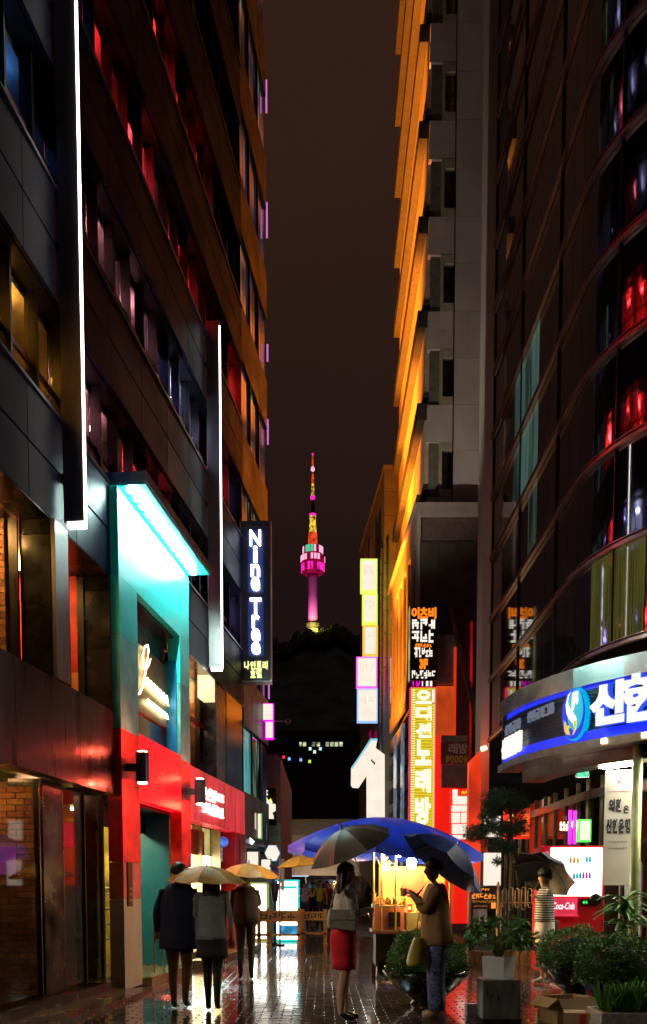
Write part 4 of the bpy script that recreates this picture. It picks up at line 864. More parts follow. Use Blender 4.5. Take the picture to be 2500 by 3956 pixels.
MB().prism([(sx(1724, 28.6)-rx, -.35, zat(2345, 28.6)), (sx(1735, 28.6)-rx, -.35, zat(2345, 28.6)), (sx(1852, 28.6)-rx, -.35, zat(2790, 28.6)), (sx(1838, 28.6)-rx, -.35, zat(2830, 28.6))], (0, .08, 0)).build('diagonal_strut', mat('strut_brown', (.16, .11, .08), .45, .4), RW)
# hanging dark price sign
x0, x1 = sx(1700, 28.0), sx(1806, 28.0); T = thing('price_sign', 'unlit dark hanging sign with pale Korean letters and a yellow price', 'sign', ((x0+x1)/2, 28.0, 0)); wd = x1-x0
box('board', (-wd/2, 0, zat(2950, 28.0)), (wd/2, .15, zat(2868, 28.0)), mat('board_dark_red', (.10, .02, .02), .5), T); box('top_case', (-wd/2, -.05, zat(2866, 28.0)), (wd/2-.06, .15, zat(2842, 28.0)), mat('case_grey', (.2, .17, .16), .5), T); box('lower_case', (-wd/2+.02, -.03, zat(3042, 28.0)), (wd/2-.03, .15, zat(2954, 28.0)), mat('case_dark', (.12, .10, .10), .5), T)
def prow(b, a0, a1, y0, y1, m): row(b, ((sx((a0+a1)/2, 28.0)-T.location.x), -.004, (zat(y0, 28.0)+zat(y1, 28.0))/2), (a1-a0)*28.0/FPX, (y1-y0)*28.0/FPX, m, T, bold=.03, ext=.01, gap=.1)
prow('래방', 1726, 1803, 2872, 2912, mat('pale_letter', (.55, .42, .40), .5)); prow(',000원', 1716, 1802, 2918, 2948, mat('dull_yellow', (.5, .32, .03), .5))
# stacked white sign panels with red ground
Y2 = 27.4
def wsign(lab, px0, px1, py0, py1, txt=None, Y=Y2, m=None): 
    T, a, b = fbox('white_panel_sign', lab, px0, px1, py0, py1, Y, m or W2, .2, 'white lit panels of the karaoke shop', rim=REDE, frame=.02)
    if txt:
        n = len(txt)
        for i, ch in enumerate(txt): write(ch, (0, -.026, b*(1-(i+.5)/n)), a*.7, b/n*.8, mat('pink_ink', (.8, .35, .35), .5) if m is None else YEG, T, 'letter', .03, .006)
    return T
YEG = emi('yel_letter', (.9, .75, .05), 1.0)
T = thing('white_panel_sign', 'white lit L shaped Korean character panel on red ground', 'sign', (sx(1782, Y2), Y2, 0)); 
box('back', (sx(1738, Y2)-T.location.x, .03, zat(3262, Y2)), (sx(1816, Y2)-T.location.x, .2, zat(3046, Y2)), REDE, T)
def bl(a0, a1, y0, y1): MB().box((sx(a0, Y2)-T.location.x, -.03, zat(y1, Y2)), (sx(a1, Y2)-T.location.x, .028, zat(y0, Y2))).build('panel', W2, T, bevel=.02)
bl(1745, 1765, 3050, 3090); bl(1746, 1812, 3076, 3108); bl(1742, 1813, 3112, 3136); bl(1742, 1776, 3140, 3180); bl(1779, 1813, 3140, 3180); bl(1744, 1816, 3184, 3222); bl(1746, 1806, 3226, 3242); scribble((sx(1795, Y2)-T.location.x, -.01, zat(3062, Y2)), .24, .10, 3, YEG, T)
wsign('white lit panel with Korean writing low behind the blue umbrella', 1784, 1820, 3270, 3312, None, 26.6); wsign('wide white lit panel low behind the blue umbrella', 1770, 1832, 3330, 3372, None, 26.8)
T = thing('yellow_letter_row', 'row of small yellow lit letters under the white panels', 'sign', (sx(1800, 26.9), 26.9, zat(3266, 26.9))); scribble((0, 0, 0), .4, .14, 4, YEG, T); box('rail', (-.2, .02, -.08), (.2, .05, -.066), DARKM, T)
T = thing('slanted_red_sign', 'red and orange lit sign box with slanting top ending the red wall', 'sign', (sx(1832, 24.3), 24.3, 0)); k = 24.3
MB().prism([(sx(a, k)-T.location.x, 0, zat(b, k)) for a, b in ((1808, 2944), (1853, 2896), (1856, 3420), (1808, 3420))], (0, .3, 0)).build('box', emi('red_orange_box', (1.0, .045, .008), .95, .5, 1.3, stretch=(1, 1, .5)), T)
MB().tube([(sx(1853, k)-T.location.x, -.02, zat(2896, k)), (sx(1872, k)-T.location.x, -.02, zat(2888, k))], .05, 8).build('lamp', emi('red_lamp', (1.0, .10, .03), 60.0), T)  # added tube that throws red light on the pier
T, a, b = fbox('shop_window_light', 'tall white lit window behind the small tree trunks', 1866, 1937, 3292, 3424, 21.8, W2, .3, None, 'light box'); fbox('shop_window_light', 'smaller white lit panel above the tall white window', 1868, 1936, 3150, 3236, 21.9, W2, .3, None, 'light box')
T = thing('red_sign_reflection', 'reflected red lit sign with a yellow curl behind the pine foliage', 'sign', (sx(1995, 20.5), 20.5, zat(3240, 20.5)))  # a red sign's reflection in the glass, built as a glowing box
box('face', (-.28, 0, 0), (.28, .15, .66), emi('reflected_red', (1.0, .03, .01), 1.0, .35, 6), T); MB().tube([(-.12+.05*math.cos(i*.7), -.02, .42+.09*math.sin(i*.7)) for i in range(7)], .018, 6).build('curl', emi('curl', (.9, .8, .1), 1.5), T)
sb = MB()
for i in range(12): sb.box((.10, -.02, .06+i*.05), (.26, -.002, .08+i*.05))
sb.build('stripes', emi('sign_orange', (1.0, .2, .03), 1.4), T)

# ================================================================== FAR END OF THE STREET
FE = thing('tan_end_building', 'low tan building closing the end of the street with brown letters', 'building', (-.2, 62, 0)); zt_ = zat(3168, 62)
TAN = mat('tan_render', (.42, .33, .24), .7, var=.1); box('wall', (-7, 0, 0), (7, 8, zt_), TAN, FE); box('cornice', (-7, -.15, zt_-1.0), (7, -.001, zt_+.05), mat('tan_dark', (.3, .24, .17), .7), FE)
for i in range(4): box('shop_window', (-5.5+i*2.9, -.06, .2), (-3.2+i*2.9, -.002, 2.1), emi('far_shop', (.32, .20, .10), .4, .6, 1.5), FE)
row('화인', (xat(1143, 62)+.2, -.10, zat(3292, 62)), 1.3, .75, mat('brown_letter', (.25, .07, .02), .6), FE, bold=.03)
lamp('wall_washer', 'SPOT', (-.2, 59.5, .6), 260, (1.0, .8, .6), None, .2, (-.2, 62, 3.6), 120, .8)
DB = thing('dark_far_building', 'dark far office block with one row of lit windows', 'building', (0, 96, 0)); zd = zat(2822, 96)
box('mass', (-11, 0, 0), (7, 12, zd), mat('far_dark', (.035, .04, .045), .7), DB); box('tall_part', (xat(1128, 96), -.5, 0), (xat(1158, 96), -.01, zat(2850, 96)), mat('far_darker', (.012, .012, .014), .7), DB)
FW = emi('far_window', (.85, .95, .55), .55, .9, 1.5); zz = zat(2875, 96)
for i in range(11):
    px = 1160+i*17.5
    if rnd.random() < .85: box('window', (xat(px, 96)-.18, -.03, zz-.22), (xat(px, 96)+.16, -.001, zz+.2), FW, DB)
for px, py, c_ in ((1098, 2925, (1, .02, .08)), (1119, 2932, (.2, .5, 1)), (1163, 2936, (.3, .4, .8)), (1197, 2942, (.5, .8, .05)), (1199, 2893, (.6, 1, 1)), (1238, 2893, (.5, .9, 1)), (1216, 2905, (.8, .9, .6))):
    box('window_light', (xat(px, 96)-.13, -.04, zat(py, 96)-.15), (xat(px, 96)+.13, -.001, zat(py, 96)+.15), emi('far_%d' % px, c_, 1.2), DB)
VN = thing('dark_van', 'dark van with light strips and red lamps crossing at the end of the street', 'van', (.4, 50, 0)); VB = mat('van_paint', (.02, .022, .03), .2, .3, coat=.5)
MB().prism([(-2.6, 0, .35), (2.6, 0, .35), (2.6, 0, 1.0), (2.3, 0, 1.15), (1.7, 0, 2.05), (-2.5, 0, 2.1), (-2.6, 0, 1.8)], (0, 1.8, 0)).build('body', VB, VN, bevel=.08)
for a, b in ((-2.4, -1.0), (-.9, .5), (.6, 1.6)): box('window', (a, -.012, 1.25), (b, -.001, 1.85), GD2, VN)
for x in (-1.7, 1.7): q = MB().lathe([(.16, -.1), (.33, -.1), (.33, .1), (.16, .1)], 16).build('wheel', DARKM, VN); q.rotation_euler = (R(90), 0, 0); q.location = (x, .02, .33)
box('light_strip', (-2.5, -.03, 2.02), (-1.2, -.001, 2.07), emi('cool_strip', (.6, .75, 1.0), 1.2), VN); box('tail_lamp', (-2.5, -.03, .95), (-1.1, -.001, 1.02), emi('tail_red', (1, .03, .02), 1.0), VN)

# lit display cases, barricades, flowers at mid street
DC = 'lit display cases in mid street'
def case(lab, px0, px1, py0, Y, rim):
    T, a, b = fbox('display_case', lab, px0, px1, py0, 3431+1.4*FPX/Y-6, Y, emi('case_white', (.93, .86, .76), 4.0, .06, 2), .5, DC, 'display case', rim, .05); T.location.z = .02; return T, a, b
case('white lit display case with green yellow edge behind the barricade', 966, 1036, 3405, 24.6, emi('rim_yg', (.6, .7, .15), .5)); T, a, b = case('white lit display case with turquoise edge behind the barricade', 1062, 1156, 3395, 24.2, emi('rim_tq', (.0, .75, .75), 1.0))
box('blue_shelf', (-a/2+.1, -.03, .14), (a/2-.05, -.021, .42), emi('case_blue', (.05, .45, .9), .9, .6, 5), T); box('turquoise_header', (-a/2+.08, -.03, b-.24), (a/2-.06, -.021, b-.16), emi('rim_tq', (.0, .75, .75), 1.0), T)
BW = mat('barricade_wood', (.55, .20, .03), .5, var=.3, scale=3, stretch=(1, 1, 6))
def barricade(lab, px0, px1, py0, py1, Y, word, ends):
    x0, x1 = sx(px0, Y), sx(px1, Y); T = thing('wooden_barricade', lab, 'barricade', ((x0+x1)/2, Y, 0), 0, 'wooden barricades with dark letters'); wd = x1-x0
    box('beam', (-wd/2, -.03, zat(py1, Y)), (wd/2, .03, zat(py0, Y)), BW, T)
    for x in ends: box('post', (x*wd-.045, .031, .0), (x*wd+.045, .10, zat(py0, Y)+.06), BW, T)
    for x in ends: box('foot', (x*wd-.05, -.25, .0), (x*wd+.05, .3, .05), BW, T)
    box('rail', (-wd/2, .031, .25), (wd/2, .07, .31), BW, T)
    scribble((0, -.03, (zat(py0, Y)+zat(py1, Y))/2), wd*.8, (zat(py0, Y)-zat(py1, Y))*.66, word, mat('barricade_ink', (.03, .03, .01), .6), T, ext=.004); return T
barricade('orange lit wooden barricade in front of the display cases', 985, 1160, 3518, 3562, 22.3, 4, (-.42, -.2, .47)); barricade('dim wooden barricade beside the lit one', 1164, 1262, 3522, 3556, 23.0, 3, (-.45, .45))
T = thing('flower_stand', 'purple flowers in a dark tall vase before the white light', 'flowers', (sx(1062, 23.0), 23.0, 0))
MB().lathe([(.10, 0), (.11, .02), (.03, .06), (.03, 1.05), (.07, 1.1), (.11, 1.5), (.09, 1.52)], 14).build('vase_stand', mat('vase_dark', (.03, .015, .02), .4), T, True)
fl = MB()
for i in range(60):
    a_, r_, h_ = rnd.uniform(0, 6.28), rnd.uniform(0, .17), rnd.uniform(1.52, 1.95); fl.ball((r_*math.cos(a_)-.03, r_*math.sin(a_), h_), rnd.uniform(.02, .04), 6, 4)
tag(fl.build('flowers', mat('purple_petals', (.35, .08, .5), .6, var=.5, scale=10), T), kind='stuff')
T = thing('steel_pole', 'thin pale vertical pole beside the flowers', 'pole', (sx(1081, 22.8), 22.8, 0)); MB().tube([(0, 0, 0), (0, 0, zat(3316, 22.8))], .022).build('pole', mat('pole_pale', (.6, .55, .6), .3, .4), T); box('plate', (.03, -.01, zat(3440, 22.8)), (.11, .01, zat(3318, 22.8)), STEEL, T); MB().lathe([(.12, 0), (.12, .03), (.03, .05)], 14).build('foot', DARKM, T)

# ================================================================== PLANTS AND PLANTERS
LEAF = mat('leaf_green', (.09, .27, .035), .42, var=.5, scale=9); LEAFD = mat('leaf_dark', (.07, .20, .035), .5, var=.5, scale=9); LEAFP = mat('pine_needles', (.02, .045, .014), .6, var=.5, scale=9); BARK = mat('bark', (.09, .055, .03), .85, var=.4, bump=.4)
BLK = mat('black_glaze', (.010, .010, .011), .22, var=.4, rvar=.1); SOIL = mat('soil', (.03, .02, .012), .95)
def leaf(B, c, d, n, l, wd):
    """one folded leaf: base c, direction d, face normal n"""
    d = d.normalized(); s = d.cross(n).normalized(); n = s.cross(d); k = len(B.v)
    B.v += [tuple(c), tuple(c+d*l*.45+s*wd/2+n*l*.06), tuple(c+d*l-n*l*.10), tuple(c+d*l*.45-s*wd/2+n*l*.06), tuple(c+d*l*.5-n*l*.02)]
    B.f += [(k, k+1, k+4), (k+1, k+2, k+4), (k+2, k+3, k+4), (k+3, k, k+4)]
def rdir(r): 
    while True:
        v = Vector((r.uniform(-1, 1), r.uniform(-1, 1), r.uniform(-1, 1)))
        if .1 < v.length < 1: return v.normalized()
def dome(B, c, rx, rz, n, ls, r, low=-.15, lump=.12):
    for _ in range(n):
        v = rdir(r)
        if v.z < low: v.z = -v.z*.3
        f = r.uniform(.72, 1.0)**.6*(1+lump*math.sin(v.x*7+c[0]*5)*math.sin(v.y*6+v.z*8+c[1]))
        p = Vector((c[0]+v.x*rx*f, c[1]+v.y*rx*f, c[2]+v.z*rz*f)); leaf(B, p, (v+rdir(r)*.9), rdir(r), ls*r.uniform(.6, 1.4), ls*.55)
def bowl(lab, px, Y, rad, rim, lump):
    x = xat(px, Y); T = thing('bowl_planter', lab, 'planter', (x, Y, 0), 0, 'black bowl planters')
    MB().lathe([(rad*.34, 0), (rad*.36, .02), (rad*.30, .05), (rad*.62, rim*.42), (rad*.92, rim*.82), (rad*1.0, rim), (rad*.95, rim+.004), (rad*.9, rim-.05), (0.01, rim-.05)], 40).build('bowl', BLK, T, True)
    MB().lathe([(rad*.9, rim-.045), (.01, rim-.02)], 30).build('soil', SOIL, T)
    return T
def shrub(lab, px, Y, rad, z0, h, n, seed, mtl, ls=.035):
    x = xat(px, Y); T = thing('clipped_shrub', lab, 'shrub', (x, Y, z0), 0, 'clipped shrubs in bowls'); r = random.Random(seed)
    B = MB(); dome(B, (0, 0, .02), rad, h, n, ls, r); B.build('foliage', mtl, T)
    st = MB()
    for i in range(9):
        a = i*.7; st.tube([(0.03*math.cos(a), .03*math.sin(a), -.06), (rad*.5*math.cos(a), rad*.5*math.sin(a), h*.55)], [.012, .004], 5)
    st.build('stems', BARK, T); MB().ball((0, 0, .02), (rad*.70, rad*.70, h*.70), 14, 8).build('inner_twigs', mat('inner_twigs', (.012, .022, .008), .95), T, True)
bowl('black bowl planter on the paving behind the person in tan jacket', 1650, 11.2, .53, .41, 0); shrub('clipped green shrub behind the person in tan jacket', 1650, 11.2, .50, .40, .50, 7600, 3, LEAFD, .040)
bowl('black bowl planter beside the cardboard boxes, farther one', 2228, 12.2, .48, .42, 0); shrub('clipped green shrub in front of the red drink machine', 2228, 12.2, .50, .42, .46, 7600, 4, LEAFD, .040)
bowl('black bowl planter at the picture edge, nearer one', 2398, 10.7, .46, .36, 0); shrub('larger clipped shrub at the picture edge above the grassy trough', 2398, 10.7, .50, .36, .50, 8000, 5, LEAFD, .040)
# stone trough with long grass
tx_ = xat(2450, 8.9); T = thing('stone_trough', 'pale stone trough at the bottom corner of the picture', 'planter', (tx_, 8.9, 0))
MB().box((-.36, -.26, 0), (.7, -.20, .235)).build('side', mat('pale_granite', (.42, .40, .38), .6, var=.3, scale=20), T, bevel=.01); MB().box((-.36, .20, 0), (.7, .26, .235)).build('side', mat('pale_granite', (.42, .40, .38), .6), T, bevel=.01); MB().box((-.36, -.199, 0), (-.30, .199, .235)).build('end', mat('pale_granite', (.42, .40, .38), .6), T, bevel=.01); MB().box((.64, -.199, 0), (.7, .199, .235)).build('end', mat('pale_granite', (.42, .40, .38), .6), T, bevel=.01); box('soil', (-.3, -.199, .0), (.64, .199, .2), SOIL, T)
T = thing('grass_tuft', 'tuft of long green blades growing in the stone trough', 'grass', (tx_, 8.9, .2)); B = MB(); r = random.Random(11)
for i in range(900):
    p = Vector((r.uniform(-.28, .6), r.uniform(-.18, .18), 0)); d = Vector((r.uniform(-.5, .5), r.uniform(-.5, .5), 1)); leaf(B, p, d, rdir(r), r.uniform(.14, .36), .013)
tag(B.build('blades', LEAF, T), kind='stuff')
# white pot on stone block with leafy plant
WX, WY_ = xat(1932, 9.9), 9.9
T = thing('stone_block', 'grey granite block carrying the white pot', 'stone block', (WX, WY_, 0)); MB().box((-.20, -.20, 0), (.20, .20, .44)).build('block', mat('granite', (.13, .13, .13), .35, var=.5, scale=14, stretch=(1, 1, .4), rvar=.1), T, bevel=.012); box('foot', (-.21, -.21, 0), (.21, .21, .03), STONE, T)
T = thing('square_pot', 'square white pot on the granite block', 'pot', (WX, WY_, .443), R(-38)); MB().rings([[(-.12*k_, -.12*k_, z_), (.12*k_, -.12*k_, z_), (.12*k_, .12*k_, z_), (-.12*k_, .12*k_, z_)] for k_, z_ in ((1.0, 0), (1.06, .12), (1.1, .235), (1.02, .236), (1.0, .18))]).build('pot', mat('white_glaze', (.72, .72, .72), .3, var=.06), T)
T = thing('leafy_plant', 'bushy broad leaved green plant in the white pot', 'plant', (WX, WY_, .62)); B = MB(); r = random.Random(21); st = MB()
for i in range(46):
    v = rdir(r); v.z = abs(v.z)*.9-.15; tip = Vector((v.x*.33, v.y*.33, .24+v.z*.26)); st.tube([(0, 0, 0), (tip.x*.35, tip.y*.35, tip.z*.75+.04), tuple(tip)], [.006, .005, .003], 4)
    for j in range(13):
        d = (v+rdir(r)*1.1); d.z -= .5; leaf(B, tip+rdir(r)*.06, d, Vector((v.x*.4, v.y*.4, 1))+rdir(r)*.5, r.uniform(.055, .12), r.uniform(.035, .06))
B.build('foliage', LEAF, T); st.build('stems', mat('green_stem', (.06, .10, .03), .6), T)
# raised bed with kerb behind
bed = MB().box((xat(1795, 17.2), 17.1, -.01), (4.1, 20.2, .20)).build('planting_bed', SOIL); struct(bed)
for i in range(9): box('kerb_stone', (xat(1795, 17.2)+.02+i*.155*1.05, 17.0, .0), (xat(1795, 17.2)+.02+(i+.94)*.155*1.05, 17.099, .25), mat('kerb_wet', (.20, .10, .04), .3, var=.3, rvar=.1), bed)
# layered small pine
T = thing('small_pine', 'small layered pine tree before the red and white signs', 'tree', (xat(1972, 18.2), 18.2, .2)); bx = T.location.x; tr = MB()
def pz(px, py): return Vector((xat(px, 18.2)-bx, 0, zat(py, 18.2)-.2))
tr.tube([(0, 0, 0), tuple(pz(1975, 3300)), tuple(pz(1970, 3150)), tuple(pz(1958, 3070))], [.05, .042, .03, .012], 8); tr.tube([tuple(pz(2008, 3440)), tuple(pz(1990, 3340)), tuple(pz(1962, 3250)), tuple(pz(1950, 3180))], [.045, .04, .03, .015], 7)
B = MB(); r = random.Random(31)
for px, py, w_, h_ in ((1935, 3085, 75, 40), (1990, 3110, 50, 45), (1900, 3115, 45, 30), (1850, 3205, 55, 26), (1835, 3230, 42, 22), (1900, 3190, 40, 26), (1950, 3205, 45, 30), (2000, 3190, 40, 40), (1920, 3262, 55, 22), (1960, 3275, 40, 22), (1880, 3150, 40, 25), (1925, 3325, 22, 14)):
    c_ = pz(px, py); tr.tube([tuple(pz(1972, py+35)), tuple(c_*.6+pz(1972, py+20)*.4), tuple(c_)], [.018, .012, .006], 5)
    for i in range(int(w_*h_*.16)):
        v = rdir(r); p = c_+Vector((v.x*w_*.0052, v.y*w_*.005, v.z*h_*.0050))*r.uniform(.4, 1.1)
        for j in range(4): leaf(B, p, rdir(r)+Vector((0, 0, -.3)), rdir(r), r.uniform(.05, .11), .014)
tr.build('trunk', BARK, T, True); B.build('crown', LEAFP, T)
# palm-like plants
def palm(lab, px, Y, z0, hgt, nlv, lf, seed, name='dracaena_plant'):
    T = thing(name, lab, 'plant', (xat(px, Y), Y, z0)); r = random.Random(seed); B = MB(); t_ = MB()
    t_.tube([(0, 0, 0), (.02, .01, hgt*.5), (-.01, 0, hgt)], [.05, .04, .03], 8)
    for i in range(nlv):
        a = r.uniform(0, 6.28); el = r.uniform(.1, 1.0); d = Vector((math.cos(a), math.sin(a), el*1.2)).normalized(); base = Vector((0, 0, hgt*r.uniform(.65, 1.0))); ln = lf*r.uniform(.7, 1.15); s_ = d.cross(Vector((0, 0, 1))).normalized(); pv_ = []
        for q in range(6):
            f = q/5; p = base+d*ln*f+Vector((0, 0, -.55*ln*f*f)); wd = .034*(1-abs(f-.35)*1.1)+.004; pv_.append((p-s_*wd, p+Vector((0, 0, -.008)), p+s_*wd))
        k = len(B.v)
        for tri in pv_: B.v += [tuple(x) for x in tri]
        for q in range(5):
            for m_ in range(2): o_ = k+q*3+m_; B.f.append((o_, o_+1, o_+4, o_+3))
    t_.build('trunk', BARK, T, True); B.build('leaves', LEAFD, T)
palm('spiky dark green palm beside the drink machine', 2418, 12.9, .0, 1.25, 70, .50, 41); palm('lower spiky plant beneath the taller palm', 2392, 12.5, .0, .72, 45, .36, 44); palm('low spiky plant behind the person in striped top', 2022, 17.6, .2, .55, 46, .60, 42)

# ------------------------------------------------------------------ drink machine
VX, VY = xat(2211, 14.55), 14.55; wM = xat(2335, 14.55)-xat(2087, 14.55); zM = zat(3267, 14.55)
T = thing('drink_vending_machine', 'red drink vending machine with a bright white display window', 'vending machine', (VX, VY, 0), R(-4)); RB = mat('machine_red', (.62, .008, .02), .3, var=.08, coat=.4)
MB().box((-wM/2, 0, .08), (wM/2, .72, zM)).build('body', RB, T, bevel=.02)
for x in (-wM/2+.08, wM/2-.08): box('foot', (x-.04, .05, 0), (x+.04, .65, .079), DARKM, T)
z0, z1 = zat(3462, 14.5), zat(3275, 14.5); xa, xb = -wM/2+.16, wM/2-.05
MB().box((xa, -.03, z0), (xb, -.001, z1)).build('display_window', emi('machine_white', (.98, .86, .70), 3.5, .05, 2), T, bevel=.01); box('side_tube', (-wM/2+.08, -.012, z0), (-wM/2+.13, -.001, z1-.05), emi('machine_pink', (1, .2, .35), .6), T)
for zz in (.36, .72): box('shelf', (xa+.05, -.036, z0+(z1-z0)*zz), (xb-.05, -.031, z0+(z1-z0)*zz+.012), mat('shelf_grey', (.5, .5, .5), .4), T)
cols = [(.9, .3, .02), (.95, .35, .03), (.6, .7, .02), (.0, .7, .6), (.0, .65, .55), (.7, .05, .6), (.3, .1, .7), (.0, .5, .6)]
for i, (px, py, c_) in enumerate(((2209, 3322, 0), (2223, 3322, 1), (2237, 3323, 2), (2271, 3318, 3), (2283, 3318, 4), (2160, 3384, 5), (2174, 3384, 5), (2222, 3383, 7), (2234, 3382, 3), (2246, 3382, 7), (2258, 3382, 6), (2270, 3381, 5), (2282, 3381, 6))):
    q = at(px, py, 14.45); b_ = MB().lathe([(.02, -.055), (.022, -.05), (.022, .02), (.010, .045), (.010, .06)], 8).build('drink', emi('drink_%d' % c_, cols[c_], .7), T, True); b_.location = (q.x-VX, -.05, q.z)
box('logo_panel', (xa-.02, -.02, zat(3533, 14.5)), (xa+.42, -.001, zat(3468, 14.5)), emi('machine_pinkpanel', (1.0, .03, .10), .9, .3, 2), T); write('Coca-Cola', (xa+.21, -.022, zat(3500, 14.5)), .34, .11, emi('logo_white', (1, .9, .92), 1.2), T, 'lettering', .02, .006, shear=.35)
box('logo_shelf', (xa-.01, -.05, zat(3533, 14.5)-.03), (xa+.43, -.001, zat(3533, 14.5)-.002), emi('machine_pinkpanel', (1.0, .03, .10), .9), T)
box('price_display', (.13, -.03, zat(3498, 14.5)), (.26, -.001, zat(3474, 14.5)), DARKM, T); row('44', (.195, -.031, zat(3486, 14.5)), .08, .055, emi('led_green', (.05, 1.0, .1), 1.5), T, bold=.02, ext=.004)
q = MB().lathe([(.09, 0), (.10, .02), (.07, .05)], 18).build('coin_dial', DARKM, T, True); q.rotation_euler = (R(90), 0, 0); q.location = (.36, 0, zat(3474, 14.5)); box('coin_slot', (wM/2-.13, -.02, zat(3500, 14.5)), (wM/2-.08, -.001, zat(3470, 14.5)), STEEL, T); box('delivery_flap', (-.25, -.02, .32), (.30, -.001, .52), mat('flap', (.05, .01, .01), .3), T)
# ------------------------------------------------------------------ menu board and looped fence
MY = 16.6; T = thing('menu_board', 'dark board with orange lit lettering between two wooden posts', 'sign board', (xat(1870, MY), MY, 0)); a = (xat(1925, MY)-xat(1815, MY))/2; WO = mat('post_wood', (.36, .20, .09), .6, var=.3, stretch=(1, 1, .2), scale=10)
for s_ in (-1, 1): MB().lathe([(.03, 0), (.035, .02), (.03, zat(3440, MY)), (.015, zat(3430, MY)), (.03, zat(3418, MY)), (.004, zat(3404, MY))], 10, (s_*a, 0, 0)).build('post', WO, T, True)
box('board', (-a+.035, -.02, zat(3512, MY)), (a-.035, .02, zat(3426, MY)), mat('board_black', (.015, .012, .02), .4), T); OL = emi('menu_orange', (1.0, .30, .04), 1.1)
scribble((.0, -.022, zat(3437, MY)), .20, .05, 4, OL, T, seed=3, ext=.004); scribble((0, -.022, zat(3462, MY)), .44, .10, 6, OL, T, seed=5, ext=.004); scribble((0, -.022, zat(3483, MY)), .42, .045, 9, emi('menu_dim', (.8, .3, .05), .5), T, seed=6, ext=.004); scribble((-.06, -.022, zat(3501, MY)), .25, .035, 7, emi('menu_dim', (.8, .3, .05), .5), T, seed=8, ext=.004); box('picture', (.13, -.026, zat(3512, MY)+.01), (.21, -.021, zat(3487, MY)), OL, T)
T = thing('looped_fence', 'low fence of bent tan hoops beside the menu board', 'fence', (xat(1935, 16.9), 16.9, 0)); f0 = T.location.x
hz0, hz1 = zat(3515, 16.9), zat(3428, 16.9)
for i in range(6):
    xm = .07+i*.115; w_ = .036; zA, zB = (hz0, hz1) if i % 2 else (hz0+.04, hz1-.02)
    MB().tube([(xm-w_, 0, zA+.06), (xm-w_, 0, zB-.05), (xm-w_*.5, 0, zB), (xm+w_*.5, 0, zB), (xm+w_, 0, zB-.05), (xm+w_, 0, zA+.06), (xm+w_*.5, 0, zA), (xm-w_*.5, 0, zA), (xm-w_, 0, zA+.06)], .011, 6).build('hoop', mat('hoop_tan', (.42, .26, .12), .45), T, True)
box('rail', (0, .012, hz0+.12), (.76, .03, hz0+.14), WO, T); 
for x in (0.0, .74): box('leg', (x, .01, .2), (x+.03, .035, hz0+.13), WO, T)
# ------------------------------------------------------------------ boxes on the ground
CBD = mat('cardboard', (.42, .26, .11), .75, var=.2, scale=4); RT = mat('red_tape', (.5, .02, .02), .4)
def carton(lab, px, Y, rz, w_, d_, h_, z=0, tilt=0, op=True):
    T = thing('cardboard_box', lab, 'box', (xat(px, Y), Y, z), R(rz), 'cardboard boxes beside the planters'); t_ = .012
    for a_, b_ in (((-w_/2, -d_/2, 0), (w_/2, -d_/2+t_, h_)), ((-w_/2, d_/2-t_, 0), (w_/2, d_/2, h_)), ((-w_/2, -d_/2+t_, 0), (-w_/2+t_, d_/2-t_, h_)), ((w_/2-t_, -d_/2+t_, 0), (w_/2, d_/2-t_, h_)), ((-w_/2+t_, -d_/2+t_, 0), (w_/2-t_, d_/2-t_, t_))): box('side', a_, b_, CBD, T)
    if op:
        for q, (x, y, wx_, dy_, ax, an) in enumerate(((0, -d_/2, w_, .16, 0, 50), (0, d_/2, w_, .16, 0, -60), (w_/2, 0, .15, d_, 1, 40), (-w_/2, 0, .15, d_, 1, -35))):
            f = MB().box((-wx_/2 if ax == 0 else (0 if an > 0 else -wx_), (-dy_ if y < 0 else 0) if ax == 0 else -dy_/2, 0), (wx_/2 if ax == 0 else (wx_ if an > 0 else 0), (0 if y < 0 else dy_) if ax == 0 else dy_/2, .006)).build('flap', CBD, T); f.location = (x, y, h_+.002); f.rotation_euler = (R(an) if ax == 0 else 0, R(an) if ax == 1 else 0, 0)
    else: box('lid', (-w_/2, -d_/2, h_+.001), (w_/2, d_/2, h_+.012), CBD, T)
    box('tape', (-.03, -d_/2-.003, .0), (.03, -d_/2-.0005, h_), RT, T); box('label_print', (w_*.15, -d_/2-.003, h_*.3), (w_*.4, -d_/2-.0005, h_*.7), mat('label_white', (.6, .6, .55), .5), T)
    if tilt: T.rotation_euler = (R(tilt), R(-6), R(rz))
    return T
carton('open cardboard box with red tape lying in front of the planters', 2195, 9.75, 22, .44, .34, .26, 0); carton('closed cardboard box nearest the stone trough', 2262, 9.15, -14, .36, .28, .17, 0, 0, False)
T = thing('paper_bag', 'small bright white paper bag standing on the wet paving', 'bag', (xat(1830, 10.2), 10.2, 0), R(12)); MB().rings([[(-.07, -.04, 0), (.07, -.04, 0), (.07, .04, 0), (-.07, .04, 0)], [(-.07, -.035, .13), (.07, -.035, .13), (.07, .035, .13), (-.07, .035, .13)]]).build('bag', mat('white_paper', (.85, .83, .80), .6), T); MB().tube([(-.03, -.04, .13), (-.03, -.04, .17), (.03, -.04, .17), (.03, -.04, .13)], .004, 5).build('handle', mat('white_paper', (.85, .83, .80), .6), T)

